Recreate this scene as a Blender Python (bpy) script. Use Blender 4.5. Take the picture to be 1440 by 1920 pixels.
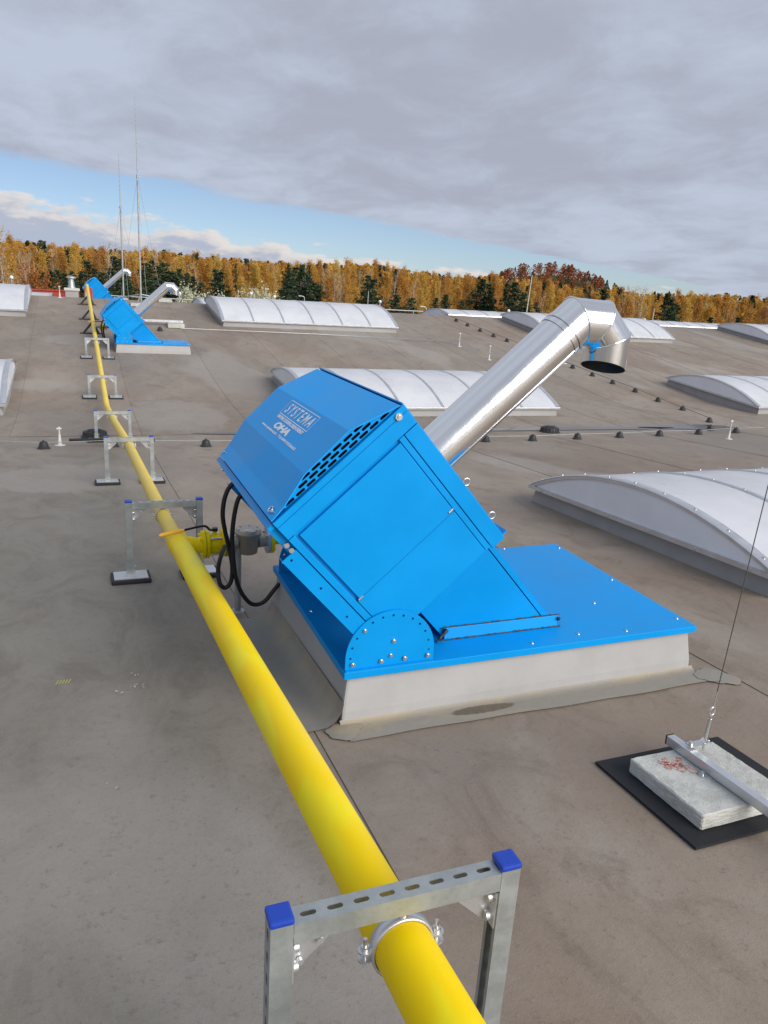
import bpy, bmesh, math, random
from mathutils import Vector, Matrix
rnd = random.Random(7)
scene = bpy.context.scene
COL = scene.collection
for o in list(bpy.data.objects):
    bpy.data.objects.remove(o)

# ------------------------------------------------------------------ camera
EYE = 1.715
cam_d = bpy.data.cameras.new('camera')
cam = bpy.data.objects.new('camera', cam_d)
COL.objects.link(cam)
cam_d.sensor_fit = 'VERTICAL'
cam_d.sensor_height = 24.0
cam_d.sensor_width = 18.0
cam_d.lens = 1430.0 / 1920.0 * 24.0
cam_d.clip_start = 0.05
cam_d.clip_end = 6000
r_ = Vector((0.92954, -0.36341, 0.06232)); u_ = Vector((0.05003, 0.29178, 0.95518)); f_ = Vector((0.36530, 0.88476, -0.28940))
m = Matrix((r_, u_, -f_)).transposed().to_4x4()
m.translation = Vector((0, 0, EYE))
cam.matrix_world = m
scene.camera = cam
scene.render.resolution_x = 768
scene.render.resolution_y = 1024

# ------------------------------------------------------------------ sun + exposure
SUN_EL = math.radians(28.0)
SUN_AZ = math.radians(151.0)          # compass style from +Y towards +X
sd = bpy.data.lights.new('sun', 'SUN')
sd.energy = 3.9
sd.angle = math.radians(50.0)
sd.color = (1.0, 0.945, 0.87)
sun = bpy.data.objects.new('sun', sd)
COL.objects.link(sun)
sdir = Vector((math.sin(SUN_AZ) * math.cos(SUN_EL), math.cos(SUN_AZ) * math.cos(SUN_EL), math.sin(SUN_EL)))
sun.rotation_euler = (-sdir).to_track_quat('-Z', 'Y').to_euler()
scene.view_settings.view_transform = 'Standard'
scene.view_settings.look = 'None'
scene.view_settings.gamma = 1.0
scene.view_settings.use_curve_mapping = False
scene.view_settings.exposure = 0.0

# ------------------------------------------------------------------ node helpers
class NT:
    def __init__(s, tree):
        s.t = tree; s.n = tree.nodes; s.l = tree.links
    def node(s, typ, **kw):
        n = s.n.new(typ)
        for k, v in kw.items():
            setattr(n, k, v)
        return n
    def put(s, sock, v):
        if v is None: return
        if isinstance(v, bpy.types.NodeSocket): s.l.new(v, sock)
        else: sock.default_value = v
    def math(s, op, a, b=None, c=None, clamp=False):
        n = s.node('ShaderNodeMath', operation=op, use_clamp=clamp)
        s.put(n.inputs[0], a); s.put(n.inputs[1], b); s.put(n.inputs[2], c)
        return n.outputs[0]
    def mix(s, fac, a, b, blend='MIX'):
        n = s.node('ShaderNodeMix', data_type='RGBA', blend_type=blend)
        s.put(n.inputs[0], fac); s.put(n.inputs[6], a); s.put(n.inputs[7], b)
        return n.outputs[2]
    def ss(s, v, a, b, lo=0.0, hi=1.0):
        n = s.node('ShaderNodeMapRange', interpolation_type='SMOOTHSTEP')
        s.put(n.inputs[0], v); n.inputs[1].default_value = a; n.inputs[2].default_value = b
        n.inputs[3].default_value = lo; n.inputs[4].default_value = hi
        return n.outputs[0]
    def noise(s, vec, scale, detail=4, rough=.55, dist=0.0):
        n = s.node('ShaderNodeTexNoise')
        if vec is not None: s.l.new(vec, n.inputs['Vector'])
        n.inputs['Scale'].default_value = scale; n.inputs['Detail'].default_value = detail
        n.inputs['Roughness'].default_value = rough; n.inputs['Distortion'].default_value = dist
        return n.outputs[0]
    def mapping(s, vec, scale=(1, 1, 1), rot=(0, 0, 0), loc=(0, 0, 0)):
        n = s.node('ShaderNodeMapping')
        s.l.new(vec, n.inputs[0]); n.inputs['Scale'].default_value = scale
        n.inputs['Rotation'].default_value = rot; n.inputs['Location'].default_value = loc
        return n.outputs[0]
    def ramp(s, fac, stops):
        n = s.node('ShaderNodeValToRGB')
        e = n.color_ramp.elements
        while len(e) < len(stops): e.new(.5)
        for i, (p, c) in enumerate(stops):
            e[i].position = p; e[i].color = (*c, 1)
        s.put(n.inputs[0], fac)
        return n.outputs[0]
def rgba(c): return (c[0], c[1], c[2], 1.0)

# ------------------------------------------------------------------ sky
world = bpy.data.worlds.new('World')
scene.world = world
world.use_nodes = True
W = NT(world.node_tree)
W.n.clear()
sky = W.node('ShaderNodeTexSky', sky_type='NISHITA')
sky.sun_disc = False
sky.sun_elevation = SUN_EL
sky.sun_rotation = SUN_AZ
sky.air_density = 0.6; sky.dust_density = 0.25; sky.ozone_density = 3.2
tc = W.node('ShaderNodeTexCoord')
sep = W.node('ShaderNodeSeparateXYZ'); W.l.new(tc.outputs['Generated'], sep.inputs[0])
dx, dy, dz = sep.outputs
zc = W.math('MAXIMUM', dz, 0.018)
pxn = W.math('DIVIDE', dx, zc); pyn = W.math('DIVIDE', dy, zc)
cmb = W.node('ShaderNodeCombineXYZ'); W.put(cmb.inputs[0], pxn); W.put(cmb.inputs[1], pyn)
plane = cmb.outputs[0]
# high flat cloud deck, its far edge a straight front crossing the sky
edge = W.math('SUBTRACT', W.math('SUBTRACT', pyn, W.math('MULTIPLY', pxn, 0.81)), 9.6)
ng = W.noise(plane, 0.55, 5, .6)
edge = W.math('ADD', edge, W.math('MULTIPLY', W.math('SUBTRACT', ng, .5), 3.0))
deck = W.ss(edge, 0.45, -0.55)
zs_ = W.math('ADD', W.math('MAXIMUM', dz, 0.0), 0.16)
cm2 = W.node('ShaderNodeCombineXYZ'); W.put(cm2.inputs[0], W.math('DIVIDE', dx, zs_)); W.put(cm2.inputs[1], W.math('DIVIDE', dy, zs_))
soft = cm2.outputs[0]
n1 = W.noise(W.mapping(soft, (1.0, .8, 1), (0, 0, math.radians(-39))), 2.6, 8, .62, .35)
n2 = W.noise(W.mapping(soft, (1, 1, 1), (0, 0, .4), (3.1, 1.7, 0)), 0.75, 4, .55)
thin = W.math('ADD', W.math('MULTIPLY', n1, .55), W.math('MULTIPLY', n2, .55))
thin = W.ss(thin, .42, .70)
deckcol = W.mix(thin, (4.05, 4.32, 5.25, 1), (5.2, 5.85, 7.05, 1))
# low cumulus along the far horizon
az = W.math('ARCTAN2', dx, dy)
cc = W.node('ShaderNodeCombineXYZ'); W.put(cc.inputs[0], W.math('MULTIPLY', az, 9.0)); W.put(cc.inputs[1], W.math('MULTIPLY', dz, 26.0))
nl = W.noise(cc.outputs[0], 1.6, 7, .58)
ca = W.node('ShaderNodeCombineXYZ'); W.put(ca.inputs[0], az)
top = W.noise(ca.outputs[0], 4.0, 2, .5)
topel = W.math('ADD', W.math('MULTIPLY', az, -0.115), W.math('ADD', 0.064, W.math('MULTIPLY', W.math('SUBTRACT', top, .5), .035)))
topel = W.math('MAXIMUM', topel, 0.016)
den = W.math('ADD', W.math('MULTIPLY', W.math('SUBTRACT', topel, dz), 34.0), W.math('MULTIPLY', W.math('SUBTRACT', nl, .5), 3.6))
cum = W.ss(den, 0.0, 0.38)
ccu = W.node('ShaderNodeVectorMath', operation='ADD'); W.l.new(cc.outputs[0], ccu.inputs[0]); ccu.inputs[1].default_value = (.10, .16, 0)
nlu = W.noise(ccu.outputs[0], 1.6, 7, .58)
lit = W.math('MULTIPLY', W.math('SUBTRACT', nl, nlu), 3.2)
depth = W.math('ADD', W.math('MULTIPLY', den, .75), W.math('MULTIPLY', lit, -1.0))
cumcol = W.ramp(depth, [(0.0, (.86, .80, .76)), (.38, (.74, .71, .72)), (.7, (.50, .53, .64)), (1.0, (.47, .52, .66))])
cumcol = W.mix(1.0, cumcol, (9.2, 9.2, 9.2, 1), 'MULTIPLY')
skyc = W.mix(.22, sky.outputs[0], (6.2, 7.0, 7.8, 1))
c1 = W.mix(W.math('MULTIPLY', cum, .92), skyc, cumcol)
c2 = W.mix(W.math('MULTIPLY', deck, .97), c1, deckcol)
bg = W.node('ShaderNodeBackground'); W.l.new(c2, bg.inputs[0]); bg.inputs[1].default_value = 0.1
wo = W.node('ShaderNodeOutputWorld'); W.l.new(bg.outputs[0], wo.inputs[0])

# ------------------------------------------------------------------ materials
MATS = {}
def mat(name, col, rough=.5, metal=0.0, spec=.5, bump=0.0, bscale=60, var=0.0, vscale=3.0, coat=0.0):
    mt = bpy.data.materials.new(name); mt.use_nodes = True
    T = NT(mt.node_tree); b = T.n['Principled BSDF']
    b.inputs['Base Color'].default_value = rgba(col)
    b.inputs['Roughness'].default_value = rough; b.inputs['Metallic'].default_value = metal
    b.inputs['Specular IOR Level'].default_value = spec
    b.inputs['Coat Weight'].default_value = coat
    co = T.node('ShaderNodeTexCoord').outputs['Object']
    if var > 0:
        n = T.noise(co, vscale, 6, .65)
        f = T.ss(n, .3, .7, 1 - var, 1 + var * .6)
        mm = T.node('ShaderNodeMix', data_type='RGBA', blend_type='MULTIPLY')
        mm.inputs[0].default_value = 1; mm.inputs[6].default_value = rgba(col); T.l.new(f, mm.inputs[7])
        T.l.new(mm.outputs[2], b.inputs['Base Color'])
        rr = T.ss(n, .3, .7, max(.02, rough - .07), rough + .08); T.l.new(rr, b.inputs['Roughness'])
    if bump > 0:
        nb = T.noise(co, bscale, 4, .6)
        bp = T.node('ShaderNodeBump'); bp.inputs['Strength'].default_value = bump; bp.inputs['Distance'].default_value = .01
        T.l.new(nb, bp.inputs['Height']); T.l.new(bp.outputs[0], b.inputs['Normal'])
    MATS[name] = mt
    return mt

mat('blue_paint', (.0, .275, .70), .36, 0, .18, .06, 4, .08, 1.7)
mat('blue_hood', (.0, .34, .84), .42, 0, .25, .03, 6, .07, 2.0)
mat('yellow_paint', (.96, .70, .0), .45, 0, .16, .05, 25, .07, 2.2)
mat('yellow_bright', (.92, .74, .0), .42, 0, .2, .04, 40, .05, 6)
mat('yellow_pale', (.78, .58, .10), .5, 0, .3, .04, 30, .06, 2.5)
mat('galvanised', (.40, .43, .43), .45, .6, .5, .06, 120, .14, 14)
mat('aluminium', (.66, .67, .69), .38, .8, .5, .03, 60, .08, 6)
mat('bolt_steel', (.72, .71, .68), .28, 1.0)
mat('cast_aluminium', (.46, .42, .35), .45, .6, .5, .12, 90, .18, 12)
mat('black_rubber', (.018, .018, .019), .62, 0, .4, .1, 90)
mat('black_hose', (.008, .008, .009), .33, 0, .5)
mat('dark_void', (.006, .008, .014), .8)
mat('blue_cap', (.008, .05, .40), .42)
mat('black_plastic', (.022, .022, .024), .5, 0, .5, .06, 60)
mat('white_print', (.80, .82, .84), .5)
mat('outlet_shade', (.05, .045, .04), .6, .6, .4, 0, 10, .3, 6)  # dark steel, the shade inside the flue outlet put into its colour
mat('sealant', (.012, .012, .014), .45, 0, .5, .3, 60)
mat('rubber_mat', (.022, .023, .026), .8, 0, .3, .25, 260, .12, 8)
mat('orange_grip', (.90, .47, .04), .5)
mat('label_white', (.7, .7, .7), .5)
mat('cable', (.10, .09, .08), .5, .4)
mat('white_plastic', (.54, .53, .50), .5)
mat('red_paint', (.42, .05, .03), .6, 0, .4, 0, 10, .2, 2)
mat('grey_render', (.36, .36, .35), .8, 0, .3, .1, 30, .12, 3)
mat('lamp_head', (.75, .75, .74), .4)
mat('opal', (.78, .80, .84), .32, 0, .45, .02, 3, .08, 1.6)
mat('opal_end', (.88, .90, .95), .36, 0, .5, .02, 3, .06, 1.5)
for nm_, k_ in (('opal', .28), ('opal_end', .12)):
    T = NT(MATS[nm_].node_tree); b_ = T.n['Principled BSDF']; tr_ = T.node('ShaderNodeBsdfTranslucent'); tr_.inputs[0].default_value = (.86, .88, .92, 1)
    mx_ = T.node('ShaderNodeMixShader'); mx_.inputs[0].default_value = k_
    T.l.new(b_.outputs[0], mx_.inputs[1]); T.l.new(tr_.outputs[0], mx_.inputs[2]); T.l.new(mx_.outputs[0], T.n['Material Output'].inputs[0])
mat('membrane_wall', (.37, .37, .37), .5, 0, .4, .08, 9, .07, 3.0)
mat('membrane_dark', (.20, .205, .225), .55, 0, .4, .06, 14, .12, 2.2)
mat('patch_membrane', (.255, .245, .228), .55, 0, .4, .08, 30, .15, 5)

def sprayed_yellow():
    mt = MATS['yellow_paint']; T = NT(mt.node_tree); b = T.n['Principled BSDF']
    for l in list(b.inputs['Base Color'].links): T.l.remove(l)
    P = T.node('ShaderNodeNewGeometry').outputs['Position']
    n = T.noise(T.mapping(P, (3, 1.1, 3)), 1.5, 3, .5, .4); n2 = T.noise(P, 7, 5, .7)
    c = T.mix(T.ss(n, .46, .56), (.94, .66, .0, 1), (.92, .76, .012, 1))
    c = T.mix(T.ss(n, .60, .70, 0, .8), c, (.84, .72, .09, 1))
    c = T.mix(T.ss(n2, .62, .78, 0, .35), c, (.62, .46, .03, 1))
    T.l.new(c, b.inputs['Base Color'])
sprayed_yellow()
def steel():
    mt = bpy.data.materials.new('stainless'); mt.use_nodes = True
    T = NT(mt.node_tree); b = T.n['Principled BSDF']
    b.inputs['Metallic'].default_value = 1.0
    b.inputs['Base Color'].default_value = (.90, .89, .87, 1)
    co = T.node('ShaderNodeTexCoord').outputs['Object']
    n = T.noise(T.mapping(co, (2, 2, 2)), 5, 6, .6)
    T.l.new(T.ss(n, .25, .75, .09, .17), b.inputs['Roughness'])
    nb = T.noise(co, 3.2, 3, .5); nc = T.noise(co, 28, 3, .5)
    h = T.math('ADD', nb, T.math('MULTIPLY', nc, .06))
    bp = T.node('ShaderNodeBump'); bp.inputs['Strength'].default_value = .022; bp.inputs['Distance'].default_value = .05
    T.l.new(h, bp.inputs['Height']); T.l.new(bp.outputs[0], b.inputs['Normal'])
    MATS['stainless'] = mt
steel()

def membrane(name, tint):
    mt = bpy.data.materials.new(name); mt.use_nodes = True
    T = NT(mt.node_tree); b = T.n['Principled BSDF']
    geo = T.node('ShaderNodeNewGeometry'); P = geo.outputs['Position']
    oi = T.node('ShaderNodeObjectInfo')
    n0 = T.noise(P, .16, 4, .6, .4)
    n1 = T.noise(T.mapping(P, (1, .55, 1)), .75, 6, .66, .6)
    n2 = T.noise(T.mapping(P, (1.0, .6, 1)), 3.0, 8, .74, .9)
    n3 = T.noise(P, 26, 5, .75)
    n4 = T.noise(P, 150, 3, .8)
    base = T.mix(T.ss(n0, .38, .62), (.225, .182, .148, 1), (.222, .203, .182, 1))
    base = T.mix(T.ss(n1, .38, .66), base, (.285, .256, .228, 1))
    dirt = T.ss(n2, .48, .68)
    base = T.mix(T.math('MULTIPLY', dirt, .45), base, (.135, .103, .080, 1))
    # left of the gas line the film is greyer and greener
    sx = T.node('ShaderNodeSeparateXYZ'); T.l.new(P, sx.inputs[0])
    lf = T.ss(T.math('ADD', sx.outputs[0], T.math('MULTIPLY', n1, .6)), 1.35, .55)
    lf = T.math('MULTIPLY', lf, T.ss(sx.outputs[1], 12, 7))
    base = T.mix(T.math('MULTIPLY', lf, .75), base, T.mix(T.ss(n2, .35, .7), (.215, .220, .205, 1), (.155, .150, .136, 1)))
    # pale dried-puddle films (vary per sheet)
    pale = T.math('MULTIPLY', T.ss(T.noise(T.mapping(P, (.8, .35, 1), (0, 0, .1), (4, 2, 0)), .55, 3, .5, .3), .60, .66), .55)
    base = T.mix(pale, base, (.33, .32, .31, 1))
    for ex_, ey_, rx_, ry_ in ((1.55, 13.25, .85, 1.35), (.15, 19.55, .85, .55), (-.75, 15.6, .5, .35), (-.1, 8.6, .9, .8)):
        e1 = T.math('DIVIDE', T.math('SUBTRACT', sx.outputs[0], ex_), rx_); e2 = T.math('DIVIDE', T.math('SUBTRACT', sx.outputs[1], ey_), ry_)
        qd = T.math('ADD', T.math('ADD', T.math('MULTIPLY', e1, e1), T.math('MULTIPLY', e2, e2)), T.math('MULTIPLY', T.math('SUBTRACT', n2, .5), 1.6))
        base = T.mix(T.ss(qd, 1.25, .7, 0, .5), base, (.315, .305, .292, 1))
    # fine speckle and scuffs
    base = T.mix(T.ss(n3, .54, .74, 0, .5), base, (.115, .10, .09, 1))
    base = T.mix(T.ss(n4, .58, .74, 0, .38), base, (.40, .38, .355, 1))
    base = T.mix(T.ss(T.noise(P, 70, 4, .8), .56, .72, 0, .45), base, (.10, .088, .08, 1))
    ml = T.noise(T.mapping(P, (9, 1.2, 1), (0, 0, .5)), 2.0, 4, .8, 1.5)
    base = T.mix(T.ss(ml, .69, .76, 0, .3), base, (.40, .39, .37, 1))
    ml2 = T.noise(T.mapping(P, (1.5, 8, 1), (0, 0, -.35)), 1.4, 4, .8, 2.0)
    base = T.mix(T.ss(ml2, .70, .76, 0, .4), base, (.09, .075, .062, 1))
    v = T.math('MULTIPLY_ADD', oi.outputs['Random'], .12, .93 * tint)
    mm = T.node('ShaderNodeMix', data_type='RGBA', blend_type='MULTIPLY'); mm.inputs[0].default_value = 1
    base = T.mix(1.0, base, (1.03, .975, .905, 1), 'MULTIPLY')
    T.l.new(base, mm.inputs[6]); T.l.new(v, mm.inputs[7])
    T.l.new(mm.outputs[2], b.inputs['Base Color'])
    T.l.new(T.ss(n1, .3, .7, .52, .72), b.inputs['Roughness'])
    b.inputs['Specular IOR Level'].default_value = .35
    h = T.math('ADD', T.math('MULTIPLY', n3, .5), T.math('MULTIPLY', T.noise(P, 4, 4, .6), 1.0))
    h = T.math('ADD', h, T.math('MULTIPLY', n4, .25))
    bp = T.node('ShaderNodeBump'); bp.inputs['Strength'].default_value = .35; bp.inputs['Distance'].default_value = .012
    T.l.new(h, bp.inputs['Height']); T.l.new(bp.outputs[0], b.inputs['Normal'])
    MATS[name] = mt
membrane('membrane', 1.0)

def flashing_mat():
    mt = bpy.data.materials.new('flashing'); mt.use_nodes = True
    T = NT(mt.node_tree); b = T.n['Principled BSDF']
    P = T.node('ShaderNodeNewGeometry').outputs['Position']
    n1 = T.noise(T.mapping(P, (1.2, 4, 1)), 1.8, 5, .6, .6); n2 = T.noise(P, 14, 5, .65, .4)
    c = T.mix(T.ss(n1, .42, .6), (.265, .245, .212, 1), (.315, .27, .20, 1))
    c = T.mix(T.ss(n2, .55, .75, 0, .6), c, (.22, .19, .15, 1))
    sx = T.node('ShaderNodeSeparateXYZ'); T.l.new(P, sx.inputs[0])
    # dried mud pool in front of the kerb, an oval deposit
    ex = T.math('DIVIDE', T.math('SUBTRACT', sx.outputs[0], 1.67), .16); ey = T.math('DIVIDE', T.math('SUBTRACT', sx.outputs[1], 2.695), .035)
    q = T.math('ADD', T.math('MULTIPLY', ex, ex), T.math('MULTIPLY', ey, ey))
    q = T.math('ADD', q, T.math('MULTIPLY', T.math('SUBTRACT', n2, .5), 1.2))
    c = T.mix(T.ss(q, 1.25, .75), c, T.mix(n2, (.06, .045, .03, 1), (.2, .165, .115, 1)))
    left = T.ss(sx.outputs[0], .99, .90)  # shade on the side away from the sun, painted as darker grey
    c = T.mix(T.math('MULTIPLY', left, .8), c, (.21, .205, .19, 1))
    T.l.new(c, b.inputs['Base Color']); b.inputs['Roughness'].default_value = .55
    bp = T.node('ShaderNodeBump'); bp.inputs['Strength'].default_value = .3; bp.inputs['Distance'].default_value = .01
    T.l.new(n2, bp.inputs['Height']); T.l.new(bp.outputs[0], b.inputs['Normal'])
    MATS['flashing'] = mt
flashing_mat()

def slab_mat():
    mt = bpy.data.materials.new('concrete'); mt.use_nodes = True
    T = NT(mt.node_tree); b = T.n['Principled BSDF']
    P = T.node('ShaderNodeNewGeometry').outputs['Position']
    n1 = T.noise(P, 9, 6, .7); n2 = T.noise(P, 130, 3, .7)
    c = T.mix(T.ss(n1, .35, .65), (.40, .40, .37, 1), (.56, .56, .52, 1))
    c = T.mix(T.ss(n2, .58, .75, 0, .5), c, (.26, .26, .25, 1))
    T.l.new(c, b.inputs['Base Color']); b.inputs['Roughness'].default_value = .9
    bp = T.node('ShaderNodeBump'); bp.inputs['Strength'].default_value = .6; bp.inputs['Distance'].default_value = .006
    T.l.new(T.math('ADD', n1, n2), bp.inputs['Height']); T.l.new(bp.outputs[0], b.inputs['Normal'])
    MATS['concrete'] = mt
slab_mat()
mat('red_marker', (.50, .10, .07), .9, 0, .2, .2, 80)
T = NT(MATS['red_marker'].node_tree); P_ = T.node('ShaderNodeNewGeometry').outputs['Position']
T.l.new(T.mix(T.ss(T.noise(T.mapping(P_, (1, 1, 1), (0, 0, .6)), 60, 5, .75), .42, .58), (.46, .13, .095, 1), (.50, .47, .43, 1)), T.n['Principled BSDF'].inputs['Base Color'])

def foliage(name, stops, island=.35, trans=.25, objcol=True):
    mt = bpy.data.materials.new(name); mt.use_nodes = True
    T = NT(mt.node_tree); b = T.n['Principled BSDF']
    geo = T.node('ShaderNodeNewGeometry'); oi = T.node('ShaderNodeObjectInfo')
    fac = T.math('ADD', T.math('MULTIPLY', oi.outputs['Random'] if objcol else T.noise(geo.outputs['Position'], .05, 3, .6), 1 - island), T.math('MULTIPLY', geo.outputs['Random Per Island'], island))
    c = T.ramp(fac, stops)
    T.l.new(c, b.inputs['Base Color']); b.inputs['Roughness'].default_value = .7; b.inputs['Specular IOR Level'].default_value = .2
    out = T.n['Material Output']
    tr = T.node('ShaderNodeBsdfTranslucent'); T.l.new(c, tr.inputs[0])
    mx = T.node('ShaderNodeMixShader'); mx.inputs[0].default_value = trans
    T.l.new(b.outputs[0], mx.inputs[1]); T.l.new(tr.outputs[0], mx.inputs[2]); T.l.new(mx.outputs[0], out.inputs[0])
    MATS[name] = mt
foliage('leaf_birch', [(0, (.34, .17, .08)), (.25, (.50, .25, .07)), (.5, (.62, .35, .07)), (.75, (.70, .46, .09)), (1, (.46, .36, .14))], .35, .38)
foliage('leaf_rust', [(0, (.22, .055, .02)), (.5, (.34, .10, .025)), (1, (.42, .17, .03))])
foliage('leaf_pine', [(0, (.018, .040, .022)), (.5, (.035, .065, .034)), (1, (.075, .105, .045))], .5, .08)
foliage('leaf_pale', [(0, (.30, .32, .18)), (.5, (.55, .56, .40)), (1, (.70, .68, .50))], .7, .2)
foliage('far_birch', [(0, (.36, .17, .06)), (.35, (.52, .26, .06)), (.7, (.62, .36, .07)), (1, (.46, .35, .12))], .3, .35, False)
foliage('far_pine', [(0, (.02, .042, .024)), (1, (.06, .085, .04))], .5, .08, False)
foliage('far_rust', [(0, (.15, .04, .018)), (.6, (.27, .075, .022)), (1, (.34, .14, .03))], .4, .1, False)
mat('bark_birch', (.50, .44, .37), .8, 0, .2, .1, 20, .3, 2)
mat('bark_dark', (.14, .105, .085), .9, 0, .2, .2, 20, .25, 3)
mat('grass', (.09, .085, .035), .95, 0, .1, .3, 2, .4, .05)

# ------------------------------------------------------------------ mesh helpers
def newobj(name, me, material=None, parent=None, smooth=False):
    o = bpy.data.objects.new(name, me); COL.objects.link(o)
    if material: 
        me.materials.clear(); me.materials.append(MATS[material])
    if parent: o.parent = parent
    if smooth:
        for p in me.polygons: p.use_smooth = True
    return o
class MB:
    def __init__(s): s.v = []; s.f = []; s.sm = []
    def add(s, vs, fs, smooth=False):
        k = len(s.v); s.v += [tuple(v) for v in vs]
        s.f += [tuple(i + k for i in f) for f in fs]; s.sm += [smooth] * len(fs); return s
    def box(s, a, b):
        x0, y0, z0 = a; x1, y1, z1 = b
        return s.add([(x0, y0, z0), (x1, y0, z0), (x1, y1, z0), (x0, y1, z0), (x0, y0, z1), (x1, y0, z1), (x1, y1, z1), (x0, y1, z1)],
                     [(0, 3, 2, 1), (4, 5, 6, 7), (0, 1, 5, 4), (1, 2, 6, 5), (2, 3, 7, 6), (3, 0, 4, 7)])
    def prism(s, poly, axis_from, axis_to, fn):
        """poly: list of 2D pts, fn(p, t)->3D ; extruded from t=axis_from to axis_to"""
        n = len(poly)
        vs = [fn(p, axis_from) for p in poly] + [fn(p, axis_to) for p in poly]
        fs = [tuple(range(n - 1, -1, -1)), tuple(range(n, 2 * n))] + [(i, (i + 1) % n, n + (i + 1) % n, n + i) for i in range(n)]
        return s.add(vs, fs)
    def tube(s, pts, r, seg=16, caps=True, radii=None, smooth=True):
        pts = [Vector(p) for p in pts]; n = len(pts)
        k0 = len(s.v); vs = []; fs = []
        t0 = (pts[1] - pts[0]).normalized()
        ref = Vector((0, 0, 1)) if abs(t0.z) < .9 else Vector((1, 0, 0))
        a = t0.cross(ref).normalized()
        for i in range(n):
            if i == 0: t = (pts[1] - pts[0])
            elif i == n - 1: t = (pts[-1] - pts[-2])
            else: t = (pts[i + 1] - pts[i]).normalized() + (pts[i] - pts[i - 1]).normalized()
            t.normalize()
            a = (a - t * a.dot(t)).normalized(); b = t.cross(a)
            rr = radii[i] if radii else r
            if 0 < i < n - 1:
                cosh = max(.3, t.dot((pts[i + 1] - pts[i]).normalized()))
            for j in range(seg):
                an = 2 * math.pi * j / seg
                vs.append(pts[i] + a * math.cos(an) * rr + b * math.sin(an) * rr)
        for i in range(n - 1):
            for j in range(seg):
                j2 = (j + 1) % seg
                fs.append((i * seg + j, i * seg + j2, (i + 1) * seg + j2, (i + 1) * seg + j))
        s.add(vs, fs, smooth)
        if caps:
            s.add(vs[:seg], [tuple(range(seg - 1, -1, -1))]); s.add(vs[-seg:], [tuple(range(seg))])
        return s
    def cyl(s, p0, p1, r0, r1=None, seg=16, smooth=True):
        return s.tube([p0, p1], r0, seg, True, [r0, r0 if r1 is None else r1], smooth)
    def mesh(s, name, off=(0, 0, 0)):
        me = bpy.data.meshes.new(name)
        me.from_pydata([(v[0] - off[0], v[1] - off[1], v[2] - off[2]) for v in s.v], [], s.f)
        for p, q in zip(me.polygons, s.sm): p.use_smooth = q
        me.validate(); me.update()
        return me
    def obj(s, name, material, parent=None, off=None, bevel=0):
        if off is None: off = parent['_o'] if parent is not None and '_o' in parent else (0, 0, 0)
        me = s.mesh(name, off)
        if bevel:
            bm = bmesh.new(); bm.from_mesh(me)
            bmesh.ops.remove_doubles(bm, verts=bm.verts, dist=1e-5)
            ed = [e for e in bm.edges if len(e.link_faces) == 2 and e.calc_face_angle(0) > .6]
            bmesh.ops.bevel(bm, geom=ed, offset=bevel, segments=2, affect='EDGES', profile=.6)
            bm.to_mesh(me); bm.free()
        o = newobj(name, me, material, parent)
        o['_o'] = tuple(off)
        return o
def cut(me, cutters):
    """boolean difference of mesh me by mesh builder cutters"""
    a = bpy.data.objects.new('_a', me); b = bpy.data.objects.new('_b', cutters.mesh('_c'))
    COL.objects.link(a); COL.objects.link(b)
    bmx = bmesh.new(); bmx.from_mesh(b.data); bmesh.ops.remove_doubles(bmx, verts=bmx.verts, dist=1e-6)
    bmesh.ops.recalc_face_normals(bmx, faces=bmx.faces); bmx.to_mesh(b.data); bmx.free()
    bmx = bmesh.new(); bmx.from_mesh(me); bmesh.ops.remove_doubles(bmx, verts=bmx.verts, dist=1e-6)
    bmesh.ops.recalc_face_normals(bmx, faces=bmx.faces); bmx.to_mesh(me); bmx.free()
    md = a.modifiers.new('b', 'BOOLEAN'); md.operation = 'DIFFERENCE'; md.object = b; md.solver = 'EXACT'; md.use_self = True
    dg = bpy.context.evaluated_depsgraph_get()
    out = bpy.data.meshes.new_from_object(a.evaluated_get(dg))
    bpy.data.objects.remove(a); bpy.data.objects.remove(b)
    return out
def empty(name, loc, label, cat, group=None, rot=(0, 0, 0)):
    o = bpy.data.objects.new(name, None); COL.objects.link(o)
    o.location = loc; o.rotation_euler = rot; o.empty_display_size = .1
    o['label'] = label; o['category'] = cat
    if group: o['group'] = group
    o['_o'] = tuple(loc)
    return o
def tag(o, label, cat, group=None):
    o['label'] = label; o['category'] = cat
    if group: o['group'] = group
    return o
def struct(o): o['kind'] = 'structure'; return o
def kids(o): return [c for c in bpy.data.objects if c.parent == o]
def copy_tree(o, parent=None):
    c = o.copy(); COL.objects.link(c)
    if parent is not None: c.parent = parent
    for ch in kids(o): copy_tree(ch, c)
    return c
def capsule(cx, cy, L, h, ang=0, n=6):
    """rounded slot outline, list of 2D points"""
    r = h / 2; a = L / 2 - r; pts = []
    for i in range(n + 1):
        t = -math.pi / 2 + math.pi * i / n; pts.append((a + r * math.cos(t), r * math.sin(t)))
    for i in range(n + 1):
        t = math.pi / 2 + math.pi * i / n; pts.append((-a + r * math.cos(t), r * math.sin(t)))
    c, s_ = math.cos(ang), math.sin(ang)
    return [(cx + x * c - y * s_, cy + x * s_ + y * c) for x, y in pts]

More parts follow.
